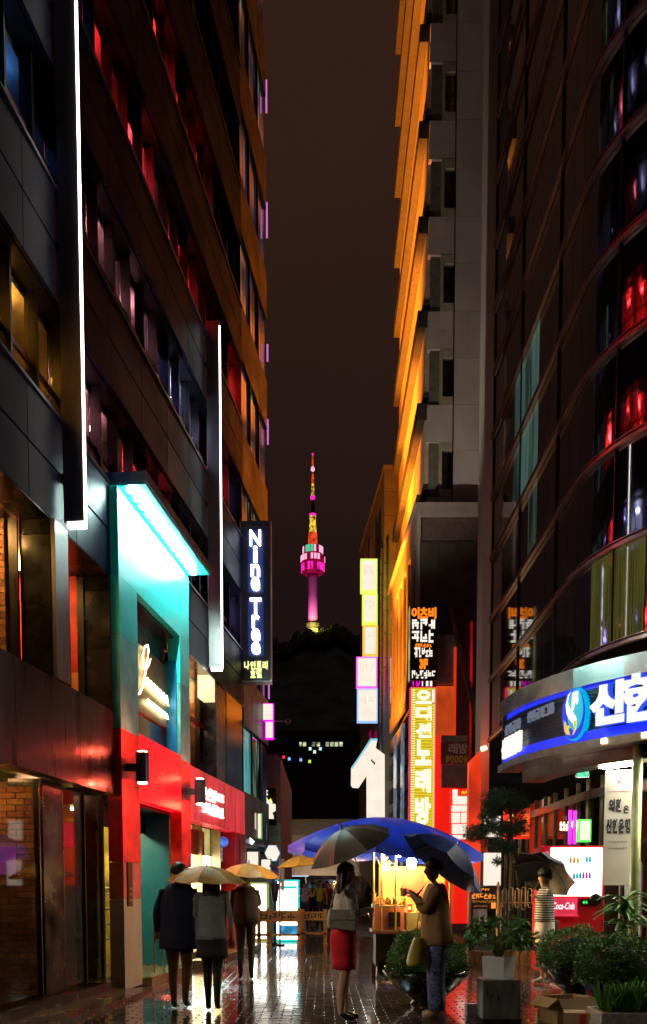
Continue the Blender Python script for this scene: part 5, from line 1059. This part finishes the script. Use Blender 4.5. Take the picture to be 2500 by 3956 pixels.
# ================================================================== FOOD STALL
FY = 14.5; FX = xat(1590, FY)
T = thing('food_cart', 'wooden street food cart glowing orange under the blue canopy', 'food cart', (FX, FY, 0))
WC = mat('cart_wood', (.30, .13, .045), .5, var=.3, scale=6); CM = mat('cart_metal', (.35, .30, .24), .3, .85); hxC = FX-xat(1438, FY)
box('counter', (-hxC, -.12, .70), (hxC, .75, .75), CM, T); box('counter_lip', (-hxC-.02, -.16, .695), (hxC+.02, -.121, .735), WC, T); box('lower_body', (-hxC+.06, 0, .18), (hxC-.06, .7, .699), mat('cart_dark', (.03, .025, .02), .5), T)
box('stove', (-hxC+.04, .0, .751), (-hxC+.50, .5, 1.10), mat('stove_orange', (.50, .17, .05), .45), T); box('stove_opening', (-hxC+.26, -.012, .80), (-hxC+.44, -.001, 1.03), DARKM, T); box('glass_case', (-hxC+.54, .0, .751), (hxC-.1, .5, 1.02), mat('case_olive', (.30, .28, .10), .4), T)
box('back_panel', (-hxC+.15, .70, .751), (hxC, .74, 1.75), mat('back_orange', (.62, .20, .05), .5, var=.2), T); box('price_board', (-hxC+.52, .66, 1.28), (-hxC+.86, .698, 1.62), mat('red_board', (.65, .07, .03), .5), T)
for x, m_ in ((-hxC+.02, WC), (-hxC+.14, WC), (-hxC+.36, WC), (hxC-.02, WC)): MB().tube([(x, -.05, .75), (x, -.05, 1.95)], .018, 6).build('post', mat('post_brass', (.5, .34, .12), .35, .6), T)
for s_ in (-1, 1):
    MB().tube([(-hxC+.14+s_*.09, -.05, 1.88), (-hxC+.14, -.05, 1.70)], .014, 6).build('brace', mat('post_brass', (.5, .34, .12), .35, .6), T)
for x in (-hxC+.25, hxC-.25):
    q = MB().lathe([(.05, -.03), (.17, -.03), (.17, .03), (.05, .03)], 18).build('wheel', DARKM, T); q.rotation_euler = (R(90), 0, 0); q.location = (x, -.02, .17)
for x in (-hxC+.04, hxC-.04): box('leg', (x-.03, .3, 0), (x+.03, .36, .20), WC, T)
T2 = thing('food_tray', 'steel tray on the stove of the food cart', 'tray', (FX-hxC+.27, FY+.22, 1.102)); box('tray', (-.25, -.2, 0), (.25, .2, .02), CM, T2); box('rim', (-.26, -.21, 0), (-.251, .21, .05), CM, T2); box('rim', (.251, -.21, 0), (.26, .21, .05), CM, T2)
SK = mat('fried_food', (.75, .42, .08), .4, var=.35, scale=20); SKW = mat('bamboo', (.55, .38, .16), .6); r = random.Random(51)
sk_me = None
for i in range(22):
    S_ = thing('food_skewer', 'golden fried food skewer standing in the steaming tray', 'skewer', (FX-hxC+.05+.44*(i % 11)/10, FY+.08+.16*(i//11), 1.125), r.uniform(0, 6), 'food skewers in the tray')
    S_.rotation_euler = (r.uniform(-.3, .3), r.uniform(-.35, .35), r.uniform(0, 6))
    if sk_me is None:
        B = MB()
        for j in range(4): B.ball((.004*(-1)**j, 0, .035+j*.032), (.026, .022, .019), 8, 5)
        sk_me = (B.mesh(), MB().tube([(0, 0, 0), (0, 0, .22)], .003, 5).mesh()); sk_me[0].materials.append(SK); sk_me[1].materials.append(SKW)
    obj('food', sk_me[0], None, S_); obj('stick', sk_me[1], None, S_)
for i, (dx, c_) in enumerate(((.72, (.7, .45, .1)), (.80, (.65, .25, .05)), (.88, (.7, .5, .15)))):
    S_ = thing('sauce_bottle', ('yellow', 'red', 'pale')[i]+' capped sauce bottle on the cart counter', 'bottle', (FX-hxC+dx, FY-.06, .752), 0, 'sauce bottles'); MB().lathe([(.03, 0), (.032, .01), (.032, .11), (.014, .14)], 12).build('bottle', mat('sauce_%d' % i, c_, .35), S_, True); MB().lathe([(.015, .14), (.012, .17), (.004, .19)], 10).build('cap', mat('cap_%d' % i, (.6, .3, .1), .4), S_, True)
for i in range(7):
    dx = .60+.09*i; hgt = (.13, .10, .16, .12, .09, .15, .11)[i]
    S_ = thing('snack_pack', ('red', 'yellow', 'white', 'orange', 'tall red', 'cream', 'brown')[i]+' snack pack on top of the glass case of the cart', 'snack pack', (FX-hxC+dx, FY+.12+.05*(i % 3), 1.022), R(-20+17*i), 'snack packs on the cart')
    MB().box((-.035, -.03, 0), (.035, .03, hgt)).build('pack', mat('pack_%d' % i, ((.6, .05, .03), (.7, .5, .05), (.7, .65, .55), (.75, .3, .05), (.5, .03, .05), (.65, .5, .3), (.3, .15, .06))[i], .45), S_, bevel=.006); box('pack_label', (-.025, -.0325, hgt*.3), (.025, -.0305, hgt*.7), mat('pack_label', (.75, .7, .5), .5), S_)
SL = thing('stall_lamp', 'glaring bare bulb lamp hanging under the blue canopy', 'lamp', at(1590, 3335, FY-.1)); 
MB().ball((0, 0, 0), (.075, .075, .09), 16, 10).build('bulb', emi('bulb_glare', (1.0, .58, .18), 700.0), SL, True); MB().lathe([(.02, .08), (.05, .09), (.16, .16), (.03, .20), (.02, .26)], 16).build('shade', mat('shade_metal', (.4, .3, .2), .4, .6), SL); MB().tube([(0, 0, .2), (0, 0, .62)], .006, 5).build('cord', DARKM, SL)
SL = thing('stall_lamp', 'small second bulb beside the glaring one', 'lamp', at(1543, 3306, FY-.2)); MB().ball((0, 0, 0), .025, 10, 6).build('bulb', emi('bulb_small', (1.0, .8, .5), 200.0), SL, True); MB().tube([(0, 0, .02), (0, 0, .3)], .005, 5).build('cord', DARKM, SL)
SL = thing('stall_lamp', 'added warm bulb above the tray of fried skewers', 'lamp', at(1497, 3352, FY+.25)); MB().ball((0, 0, 0), .04, 12, 8).build('bulb', emi('added_warm_bulb', (1.0, .62, .12), 420.0), SL, True); MB().lathe([(.02, .05), (.10, .06), (.03, .12)], 12).build('shade', mat('shade_metal', (.4, .3, .2), .4, .6), SL); MB().tube([(0, 0, .1), (0, 0, .42)], .005, 5).build('cord', DARKM, SL)  # added lamp to make the fried food glow
def umbrella(name, lab, apex, axis, rad, drop, m, shaft=0, nr=8, group=None, cat='umbrella', hook=True, valance=0, sm=None, spin=0.0):
    T = thing(name, lab, cat, apex, 0, group); T.rotation_euler = Vector(axis).normalized().to_track_quat('Z', 'Y').to_euler()
    B = MB(); K, J_ = 6, 7; da = 2*math.pi/nr
    for k in range(K+1):
        f = k/K
        for j in range(J_+1):
            g_ = j/J_; a = -da/2+da*g_; sc = 1-(.10*f*f)*(1-(2*g_-1)**2)*1.0; rr = max(.006, rad*f*sc*(math.cos(da/2)/math.cos(a)*.35+.65)); zz = -drop*(f**1.9)-(.035*rad*f*(1-(2*g_-1)**2)); B.v.append((rr*math.cos(a), rr*math.sin(a), zz))
    for k in range(K):
        for j in range(J_): p = k*(J_+1)+j; B.f.append((p, p+1, p+J_+2, p+J_+1))
    if valance:
        k0 = len(B.v); p0 = K*(J_+1)
        for j in range(J_+1): x, y, z = B.v[p0+j]; B.v.append((x*1.0, y*1.0, z-valance*(1+.15*math.sin(j*2.2))))
        for j in range(J_): B.f.append((p0+j, p0+j+1, k0+j+1, k0+j))
    me = B.mesh(); me.materials.append(m); me.polygons.foreach_set('use_smooth', [True]*len(me.polygons))
    rb = MB().tube([(.01, 0, -.012), (rad*.5, 0, -drop*(.5**1.9)-.012), (rad*.97, 0, -drop*.95-.01)], .004 if rad < 1 else .012, 5).mesh(); rb.materials.append(STEEL)
    for i in range(nr):
        p = obj('canopy_panel', me, None, T); p.rotation_euler = (0, 0, spin+da*i); q = obj('rib', rb, None, T); q.rotation_euler = (0, 0, spin+da*(i+.5))
    MB().lathe([(.012, -.01), (.010, .03), (.003, .06)], 8).build('tip', STEEL, T)
    if shaft:
        MB().tube([(0, 0, -.005), (0, 0, -shaft)], .007 if rad < 1 else .02, 8).build('shaft', sm or STEEL, T)
        if hook: MB().tube([(0, 0, -shaft), (0, 0, -shaft-.06), (.015, 0, -shaft-.085), (.04, 0, -shaft-.09), (.06, 0, -shaft-.07)], .011, 7).build('handle', mat('handle_dark', (.03, .02, .02), .4), T, True)
    return T
BLUT = mat('blue_tarp', (.008, .055, .75), .4, var=.3, scale=3, bump=.3, bscale=9)
umbrella('stall_canopy', 'wide bright blue parasol canopy over the food cart', (xat(1490, 14.6), 14.6, zat(3158, 14.6)), (.05, .0, 1), 1.52, .50, BLUT, zat(3158, 14.6)-.02, 8, None, 'canopy', False, .10, spin=.25)

# ================================================================== PEOPLE AND THEIR UMBRELLAS
TMP = bpy.data.scenes.new('tmp')
SKIN = mat('skin', (.42, .24, .16), .5, var=.1)
HAIRM = mat('hair_black', (.012, .009, .008), .4, var=.3, scale=30, stretch=(1, 1, .15))
def person(lab, loc, rz, h, C, arms, legs=None, lean=0.0, bulk=1.0, far=False, hair='short', group='passers-by', head_turn=0.0, arm_r=1.0):
    """forward = local +x, left = +y. arms: [(elbow, wrist) left, right]; C: colours by region"""
    k = h/1.7; V, E_, Rr, tagv = [], [], [], []
    def v(p, r, parent, t):
        V.append((p[0]*k, p[1]*k, p[2]*k)); Rr.append(r*k); tagv.append(t)
        if parent is not None: E_.append((parent, len(V)-1))
        return len(V)-1
    L_ = lambda x, y, z: (x+lean*max(0, z-.95), y, z)
    pel = v((0, 0, .95), .125*bulk, None, 'pelvis'); bel = v(L_(.005, 0, 1.09), .112*bulk, pel, 'torso'); che = v(L_(.0, 0, 1.27), .13*bulk, bel, 'torso'); uch = v(L_(-.005, 0, 1.395), .095, che, 'torso')
    nk = v(L_(.01, 0, 1.475), .05, uch, 'neck'); h1 = v(L_(.035, 0, 1.54), .070, nk, 'head'); h2 = v(L_(.028, 0, 1.605), .086, h1, 'head'); v(L_(.012, 0, 1.662), .060, h2, 'head')
    for i, s_ in enumerate((1, -1)):
        kn, an = (legs[i] if legs else ((.015, .085*s_, .50), (-.01, .085*s_, .09)))
        hp = v((0, .082*s_, .89), .100*bulk, pel, 'thigh'); q = v(kn, .062, hp, 'thigh'); md = tuple((kn[j]*.65+an[j]*.35) for j in range(3)); q = v((md[0]-.02, md[1], md[2]), .056, q, 'shin'); q = v(an, .036, q, 'shin'); q = v((an[0]+.07, an[1]+.005*s_, max(.045, an[2]-.04)), .040, q, 'foot'); v((an[0]+.155, an[1]+.01*s_, max(.035, an[2]-.055)), .030, q, 'foot')
        el, wr = arms[i]
        sh = v(L_(-.005, .155*s_, 1.40), .058*arm_r, uch, 'uparm'); q = v(el, .046*arm_r, sh, 'uparm'); q = v(wr, .030*arm_r, q, 'forearm')
        d = (Vector(wr)-Vector(el)).normalized(); sd = d.cross(Vector((0, 0, 1)));  sd = sd.normalized() if sd.length > .1 else Vector((0, 1, 0)); up = sd.cross(d)
        w_ = Vector(wr); pm = v(tuple(w_+d*.055), .027, q, 'hand')
        if not far:
            for f in range(4):
                b_ = w_+d*.09+sd*(.030-.020*f); q1 = v(tuple(b_), .010, pm, 'hand'); ln = (.030, .036, .034, .026)[f]; q2 = v(tuple(b_+d*ln*.8-up*ln*.5), .0085, q1, 'hand'); v(tuple(b_+d*ln*1.0-up*ln*1.4), .007, q2, 'hand')
            t1 = v(tuple(w_+d*.045-sd*.035*s_-up*.012), .011, pm, 'hand'); v(tuple(w_+d*.075-sd*.05*s_-up*.025), .009, t1, 'hand')
    me = bpy.data.meshes.new('body'); me.from_pydata(V, E_, []); o = bpy.data.objects.new('body', me); TMP.collection.objects.link(o)
    md = o.modifiers.new('s', 'SKIN'); md.use_smooth_shade = True; md.branch_smoothing = .4
    sv = me.skin_vertices[0].data
    for i in range(len(V)):
        r_ = Rr[i]; sv[i].radius = (r_*(.84 if tagv[i] == 'torso' else 1), r_*(1.22 if tagv[i] in ('torso', 'pelvis') else 1)) if False else (r_, r_); sv[i].use_root = (i == 0)
    o.modifiers.new('u', 'SUBSURF').levels = 1 if far else 2; o.modifiers['u'].render_levels = o.modifiers['u'].levels
    vl = TMP.view_layers[0]; vl.update(); dg = vl.depsgraph; m2 = bpy.data.meshes.new_from_object(o.evaluated_get(dg)); bpy.data.objects.remove(o); bpy.data.meshes.remove(me)
    # torso wider than deep, nose, chin
    for q in m2.vertices:
        z = q.co.z/k; lx = lean*max(0, z-.95)*k
        if .84 < z < 1.46 and abs(q.co.y) < .2*k: q.co.x = lx+(q.co.x-lx)*.80; q.co.y *= 1.13
        if z > 1.5:
            x_ = q.co.x-lx
            g_ = math.exp(-((z-1.575)/.014)**2-(q.co.y/k/.014)**2) if x_ > .05*k else 0; q.co.x += .020*k*g_
            if x_ < 0: q.co.x -= .012*k
    segs = [(Vector(V[a]), Vector(V[b]), tagv[b]) for a, b in E_]; names = ['skin', 'top', 'bottom', 'leg', 'shoe', 'sleeve']; m2.materials.clear()
    for n_ in names: m2.materials.append(C.get(n_) or (C.get('top') if n_ == 'sleeve' else SKIN))
    reg = {'torso': 1, 'pelvis': 2, 'thigh': C.get('thigh', 2), 'shin': C.get('shin', 3), 'foot': 4, 'uparm': C.get('ua', 1), 'forearm': C.get('fa', 5), 'hand': 0, 'neck': 0, 'head': 0}
    for f in m2.polygons:
        c = f.center; best = (9, None)
        for a, b, t in segs:
            ab = b-a; u = max(0, min(1, (c-a).dot(ab)/max(1e-9, ab.length_squared))); d = (c-a-ab*u).length
            if d < best[0]: best = (d, t)
        f.material_index = reg[best[1]]; f.use_smooth = True
    T = thing('person', lab, 'person', loc, rz, group); B = obj('body', m2, None, T)
    hx_ = lean*.65*k+.02*k; hc = Vector((hx_, 0, 1.605*k))
    if not far:
        for s_ in (1, -1):
            MB().ball((hc.x+.074*k, s_*.030*k, 1.600*k), .010*k, 8, 5).build('eye', mat('eye_dark', (.02, .015, .012), .2), T, True); MB().ball((hc.x-.0*k, s_*.082*k, 1.59*k), (.018*k, .010*k, .028*k), 8, 5).build('ear', SKIN, T, True)
        MB().ball((hc.x+.078*k, 0, 1.535*k), (.008*k, .022*k, .006*k), 8, 4).build('mouth', mat('lips', (.35, .10, .08), .5), T, True)
    hb_ = MB(); rg = []
    for i in range(9):
        th = math.pi*i/8*(.62 if hair != 'bob' else .70); row_ = []
        for j in range(16):
            a = 2*math.pi*j/16; fr = .5+.5*math.cos(a); tt_ = th*(1-.30*fr); rr = .102*k
            rr *= 1+.035*math.sin(j*5.1+i*2.3)+.02*math.sin(j*11.7)
            row_.append((hc.x-.014*k+rr*1.02*math.sin(tt_)*math.cos(a), rr*.94*math.sin(tt_)*math.sin(a), hc.z+.008*k+rr*1.02*math.cos(tt_)))
        rg.append(row_)
    hb_.rings(rg[::-1]); 
    if hair == 'long':
        rr2 = []
        for i in range(9):
            z_ = (1.64-.42*i/8)*k; w_ = (.080+.03*math.sin(i*.4))*k; d_ = (.055-.02*i/8)*k; x0_ = hx_-(.045+.03*min(1, i/4))*k-lean*.35*k*i/8
            rr2.append([(x0_+d_*math.cos(2*math.pi*j/12), w_*math.sin(2*math.pi*j/12), z_) for j in range(12)])
        hb_.rings(rr2)
    hb_.build('hair', C.get('hair') or HAIRM, T, True)
    return T, k
def loft(T, name, lv, m, n=22, wr=.0, seed=1):
    r = random.Random(seed); ph = [r.uniform(0, 6.28) for _ in range(4)]; rings = []
    for i, (z, cx, cy, rx, ry) in enumerate(lv):
        rings.append([(cx+rx*math.cos(a)*(1+(wr*1.3+.015)*math.sin(5*a+ph[0]+z*3)*((i+1)/len(lv))+.012*math.sin(9*a+z*23+ph[2])), cy+ry*math.sin(a)*(1+wr*math.sin(6*a+ph[1]-z*2)*(i/len(lv))), z) for a in [2*math.pi*j/n for j in range(n)]])
    B = MB().rings(rings, cap=False); o = B.build(name, m, T, True); sm = o.modifiers.new('s', 'SUBSURF'); sm.levels = 1; sm.render_levels = 1; so = o.modifiers.new('t', 'SOLIDIFY'); so.thickness = .006; return o
def cloth(key, c, var=.2, **kw): return mat('cloth_'+key, c, kw.pop('rough', .85), var=var, scale=kw.pop('scale', 12), bump=.15, bscale=50, **kw)
SHOEB = mat('shoe_black', (.015, .013, .012), .4); SHOET = mat('shoe_tan', (.34, .20, .09), .5)
# woman in red skirt, side on, facing the cart
Yp = 9.75; x_ = xat(1330, Yp)
SKN2 = mat('skin_legs', (.56, .33, .21), .4, var=.1)
T, k = person('person in white blouse and red knee length skirt holding a grey umbrella', (x_, Yp, 0), R(12), 1.66, {'top': cloth('cream', (.55, .53, .47)), 'bottom': cloth('red', (.62, .008, .015)), 'leg': SKN2, 'thigh': 3, 'shoe': SHOEB, 'sleeve': cloth('cream', (.55, .53, .47))},
              [((.05, .20, 1.17), (.27, .12, 1.16)), ((.02, -.22, 1.14), (.25, -.12, 1.20))], [((.03, .06, .50), (.03, .06, .09)), ((-.01, -.06, .50), (-.05, -.05, .09))], lean=.02, hair='long', arm_r=1.25)
loft(T, 'skirt', [(1.02*k, 0, 0, .115*k, .142*k), (.95*k, -.012, 0, .135*k, .165*k), (.86*k, -.012, 0, .140*k, .172*k), (.72*k, 0, 0, .128*k, .155*k), (.565*k, 0, 0, .118*k, .140*k)], cloth('red', (.62, .008, .015)), seed=2)
loft(T, 'blouse', [(1.43*k, .015, 0, .07*k, .12*k), (1.36*k, .015, 0, .115*k, .165*k), (1.22*k, .02, 0, .135*k, .160*k), (1.08*k, .01, 0, .128*k, .152*k), (1.00*k, .0, 0, .133*k, .158*k)], cloth('cream', (.55, .53, .47)), wr=.05, seed=3)
hb2 = thing('shoulder_bag', 'pale beige shoulder bag at the hip of the person in red skirt', 'bag', (x_-.02, Yp-.20, .99), R(10)); MB().rings([[(-.15, -.035, 0), (.13, -.035, -.03), (.13, .035, -.03), (-.15, .035, 0)], [(-.16, -.05, .10), (.14, -.05, .07), (.14, .05, .07), (-.16, .05, .10)], [(-.14, -.03, .20), (.11, -.03, .18), (.11, .03, .18), (-.14, .03, .20)]]).build('bag', cloth('beige', (.46, .42, .33)), hb2, bevel=.015); box('flap', (-.145, -.058, .09), (.12, -.047, .19), cloth('beige', (.46, .42, .33)), hb2); MB().tube([(-.13, 0, .2), (-.05, .10, .45), (.0, .12, .5)], .008, 6).build('strap', cloth('beige2', (.3, .26, .2)), hb2)
GU = mat('umbrella_grey', (.095, .09, .085), .45, var=.25, scale=20); Yu = Yp-.05
umbrella('umbrella', 'dark grey umbrella tilted over the person in red skirt', (xat(1322, Yu), Yu, zat(3204, Yu)), (-.40, -.22, .88), .48, .22, GU, .66, spin=.2)
# person in tan jacket eating at the cart
Yp = 9.95; x_ = xat(1692, Yp); JK = cloth('tan', (.36, .19, .075)); PT = mat('cloth_pattern', (.10, .11, .24), .85, var=.95, scale=34)
T, k = person('person in tan jacket and dark blue patterned trousers eating beside the cart', (x_, Yp, 0), R(172), 1.70, {'top': JK, 'bottom': PT, 'leg': PT, 'shoe': SHOET, 'sleeve': JK}, [((.13, .22, 1.15), (.30, .10, 1.30)), ((.12, -.22, 1.16), (.31, -.04, 1.33))], [((.03, .09, .50), (.0, .09, .09)), ((.03, -.09, .50), (.01, -.10, .09))], lean=.06, bulk=1.05, arm_r=1.3)
loft(T, 'jacket', [(1.45*k, .02, 0, .075*k, .11*k), (1.39*k, .02, 0, .115*k, .185*k), (1.25*k, .02, 0, .145*k, .195*k), (1.08*k, .015, 0, .150*k, .190*k), (.92*k, .005, 0, .160*k, .198*k), (.80*k, 0, 0, .168*k, .205*k)], JK, wr=.05, seed=5)
for s_ in (1, -1): loft(T, 'trouser_leg', [(.84*k, 0, s_*.085*k, .105*k, .092*k), (.6*k, .02, s_*.09*k, .092*k, .085*k), (.35*k, .01, s_*.09*k, .085*k, .08*k), (.10*k, .0, s_*.095*k, .082*k, .08*k)], PT, wr=.08, seed=6+s_)
bg_ = thing('carrier_bag', 'olive yellow carrier bag hanging from the arm of the person in tan jacket', 'bag', (x_-.22, Yp-.16, .58), R(20)); MB().rings([[(-.10, -.05, 0), (.10, -.05, 0), (.10, .05, 0), (-.10, .05, 0)], [(-.11, -.06, .05), (.11, -.06, .05), (.11, .06, .05), (-.11, .06, .05)], [(-.08, -.035, .20), (.08, -.035, .20), (.08, .035, .20), (-.08, .035, .20)], [(-.045, -.02, .30), (.045, -.02, .30), (.045, .02, .30), (-.045, .02, .30)]]).build('bag', mat('plastic_olive', (.38, .33, .05), .35, var=.25, scale=8), bg_, True); MB().tube([(-.03, 0, .3), (-.01, 0, .45), (.02, 0, .58)], .007, 6).build('handle', mat('plastic_olive', (.38, .33, .05), .35), bg_)
cup = thing('paper_cup', 'paper cup held up by the person in tan jacket', 'cup', (x_-.37, Yp-.03, 1.31)); MB().lathe([(.028, 0), (.038, .09), (.034, .088), (.025, .01)], 14).build('cup', mat('cup_white', (.7, .6, .5), .6), cup); MB().tube([(.01, 0, .05), (-.02, 0, .16)], .003, 5).build('stick', SKW, cup)
BU = mat('umbrella_blue', (.035, .09, .42), .5, var=.7, scale=45); umbrella('umbrella', 'speckled dark blue umbrella leaning on the shoulder of the person in tan jacket', (xat(1765, Yp+.1), Yp+.12, zat(3262, Yp)), (.62, .12, .78), .53, .26, BU, .62, spin=.1)
# person in striped top
Yp = 13.7; x_ = xat(2108, Yp); m_, t_, b_ = _new('striped_cloth'); wv_ = t_.nodes.new('ShaderNodeTexWave'); wv_.bands_direction = 'Z'; wv_.inputs['Scale'].default_value = 9.0; wv_.inputs['Distortion'].default_value = .5; tcn = t_.nodes.new('ShaderNodeTexCoord'); t_.links.new(tcn.outputs['Object'], wv_.inputs['Vector']); rp_ = t_.nodes.new('ShaderNodeValToRGB'); rp_.color_ramp.elements[0].color = (.03, .03, .035, 1); rp_.color_ramp.elements[1].color = (.55, .52, .42, 1); rp_.color_ramp.elements[0].position = .4; rp_.color_ramp.elements[1].position = .6; t_.links.new(wv_.outputs['Fac'], rp_.inputs[0]); t_.links.new(rp_.outputs[0], b_.inputs['Base Color']); b_.inputs['Roughness'].default_value = .85
STR = m_; SHW = cloth('white', (.72, .70, .62))
T, k = person('person in black and white striped top and white shorts walking under an umbrella', (x_, Yp, 0), R(185), 1.66, {'top': STR, 'bottom': SHW, 'leg': SKN2, 'shoe': mat('sneaker', (.45, .42, .35), .6), 'sleeve': STR, 'thigh': 2, 'shin': 3}, [((.06, .20, 1.14), (.20, .10, 1.28)), ((-.06, -.21, 1.12), (.02, -.22, .90))], [((.10, .08, .50), (.04, .08, .09)), ((.06, -.08, .52), (-.12, -.08, .13))], hair='bob')
loft(T, 'shirt', [(1.43*k, .0, 0, .07*k, .11*k), (1.37*k, .0, 0, .11*k, .175*k), (1.2*k, .01, 0, .135*k, .17*k), (1.0*k, .005, 0, .138*k, .168*k), (.93*k, 0, 0, .142*k, .175*k)], STR, wr=.04, seed=8); loft(T, 'shorts', [(.96*k, 0, 0, .13*k, .165*k), (.86*k, 0, 0, .142*k, .178*k), (.70*k, .01, 0, .146*k, .180*k)], SHW, wr=.03, seed=9)
MB().lathe([(.104*k, 0), (.106*k, .03*k), (.085*k, .085*k), (.02*k, .105*k)], 16, (.012*k, 0, 1.63*k)).build('cap', mat('cap_dark', (.02, .022, .03), .7), T, True); MB().prism([(.09*k, -.06*k, 1.632*k), (.175*k, -.04*k, 1.615*k), (.175*k, .04*k, 1.615*k), (.09*k, .06*k, 1.632*k)], (0, 0, .008)).build('cap_brim', mat('cap_dark', (.02, .022, .03), .7), T)
DU = mat('umbrella_navy', (.018, .026, .055), .5, var=.3, scale=20); umbrella('umbrella', 'dark navy umbrella behind the person in striped top', (xat(2128, Yp+.25), Yp+.28, zat(3330, Yp+.25)), (.52, .45, .74), .50, .25, DU, .60)
bb = thing('shopping_bag', 'brown shopping bag carried by the person in striped top', 'bag', (x_+.10, Yp+.24, .66)); MB().box((-.12, -.05, 0), (.16, .05, .26)).build('bag', cloth('brown', (.18, .11, .06)), bb, bevel=.01); MB().tube([(-.05, 0, .26), (-.05, 0, .36), (.08, 0, .36), (.08, 0, .26)], .006, 5).build('handle', SKW, bb)
# couple walking away, and others
NV = cloth('navy', (.018, .022, .07)); BRN = cloth('brown_trousers', (.13, .055, .025)); Yp = 10.6; x_ = xat(690, Yp)
T, k = person('person in dark navy coat walking away with brown trousers', (x_, Yp, 0), R(88), 1.68, {'top': NV, 'bottom': BRN, 'leg': BRN, 'shoe': SHOEB, 'sleeve': NV}, [((.0, .25, 1.15), (.08, .27, .92)), ((.05, -.24, 1.16), (.20, -.20, 1.28))], [((.10, .09, .50), (.10, .09, .09)), ((-.02, -.09, .50), (-.16, -.09, .14))], bulk=1.15, arm_r=1.3)
loft(T, 'coat', [(1.45*k, 0, 0, .07*k, .11*k), (1.38*k, 0, 0, .12*k, .20*k), (1.2*k, 0, 0, .155*k, .215*k), (1.0*k, 0, 0, .155*k, .205*k), (.80*k, 0, 0, .175*k, .225*k), (.72*k, 0, 0, .18*k, .23*k)], NV, wr=.05, seed=12)
GSH = cloth('grey_shirt', (.26, .28, .28)); BLG = cloth('black_tights', (.012, .011, .012), rough=.6); x2_ = xat(818, 10.45)
T, k = person('person in grey shirt, dark short skirt and black tights walking away', (x2_, 10.45, 0), R(92), 1.60, {'top': GSH, 'bottom': BLG, 'leg': BLG, 'thigh': 3, 'shoe': SHOEB, 'sleeve': GSH}, [((.06, .20, 1.14), (.22, .12, 1.26)), ((.0, -.21, 1.12), (.06, -.22, .90))], [((.06, .06, .50), (.08, .06, .09)), ((.0, -.06, .50), (-.10, -.06, .12))], hair='long')
loft(T, 'shirt', [(1.43*k, 0, 0, .07*k, .11*k), (1.37*k, 0, 0, .11*k, .17*k), (1.2*k, 0, 0, .13*k, .165*k), (1.0*k, 0, 0, .135*k, .17*k), (.88*k, 0, 0, .15*k, .19*k)], GSH, wr=.06, seed=13); loft(T, 'skirt', [(.92*k, 0, 0, .13*k, .17*k), (.80*k, 0, 0, .14*k, .185*k), (.66*k, 0, 0, .145*k, .19*k)], cloth('charcoal', (.03, .028, .03)), seed=14)
TU = mat('umbrella_tan', (.46, .27, .045), .5, var=.25, scale=10); YU = mat('umbrella_yellow', (.72, .36, .045), .45, var=.2, scale=10)
umbrella('umbrella', 'dull tan umbrella over the couple walking away', (xat(800, 10.5), 10.5, zat(3344, 10.5)), (.03, -.03, 1), .46, .18, TU, .62, spin=.3); 
Yp = 14.2; x_ = xat(948, Yp); T, k = person('person in dark jacket under a yellow umbrella farther down the street', (x_, Yp, 0), R(95), 1.66, {'top': cloth('ink', (.015, .016, .035)), 'bottom': BLG, 'leg': BLG, 'shoe': SHOEB, 'sleeve': cloth('ink', (.015, .016, .035))}, [((.02, .23, 1.14), (.10, .24, .92)), ((.08, -.21, 1.16), (.20, -.10, 1.30))], None, bulk=1.1, arm_r=1.3)
loft(T, 'jacket', [(1.45*k, 0, 0, .07*k, .11*k), (1.38*k, 0, 0, .12*k, .19*k), (1.2*k, 0, 0, .15*k, .20*k), (.9*k, 0, 0, .165*k, .21*k)], cloth('ink', (.015, .016, .035)), wr=.05, seed=16)
umbrella('umbrella', 'bright yellow orange umbrella in front of the white signs', (xat(962, Yp), Yp, zat(3336, Yp)), (.05, .0, 1), .52, .20, YU, .60, spin=.1)
# far passers-by
for px, Y, rz, lab, top, bot in ((1178, 29.5, 92, 'far passer-by in white top beside the dim barricade', (.6, .58, .6), (.05, .05, .12)), (1236, 30.5, -88, 'far passer-by in yellow green jacket', (.45, .50, .05), (.05, .05, .05)), (1208, 36.0, 85, 'small distant passer-by in dark clothes', (.05, .04, .05), (.03, .03, .04)), (1262, 34.0, -90, 'small distant passer-by in red top near the cart', (.35, .04, .04), (.04, .04, .06))):
    c1_ = cloth('far%d' % px, top); c2_ = cloth('farb%d' % px, bot); person(lab, (xat(px, Y), Y, 0), R(rz), 1.66, {'top': c1_, 'bottom': c2_, 'leg': c2_, 'shoe': SHOEB, 'sleeve': c1_}, [((.02, .22, 1.14), (.08, .23, .92)), ((.05, -.22, 1.14), (.16, -.16, 1.2))], [((.1, .08, .5), (.1, .08, .09)), ((-.02, -.08, .5), (-.14, -.08, .13))], far=True)
umbrella('umbrella', 'tan orange umbrella far down the street before the tan building', (xat(1172, 20), 20.0, zat(3302, 20)), (-.1, .0, 1), .60, .22, YU, .62, spin=.2)
bpy.data.scenes.remove(TMP)
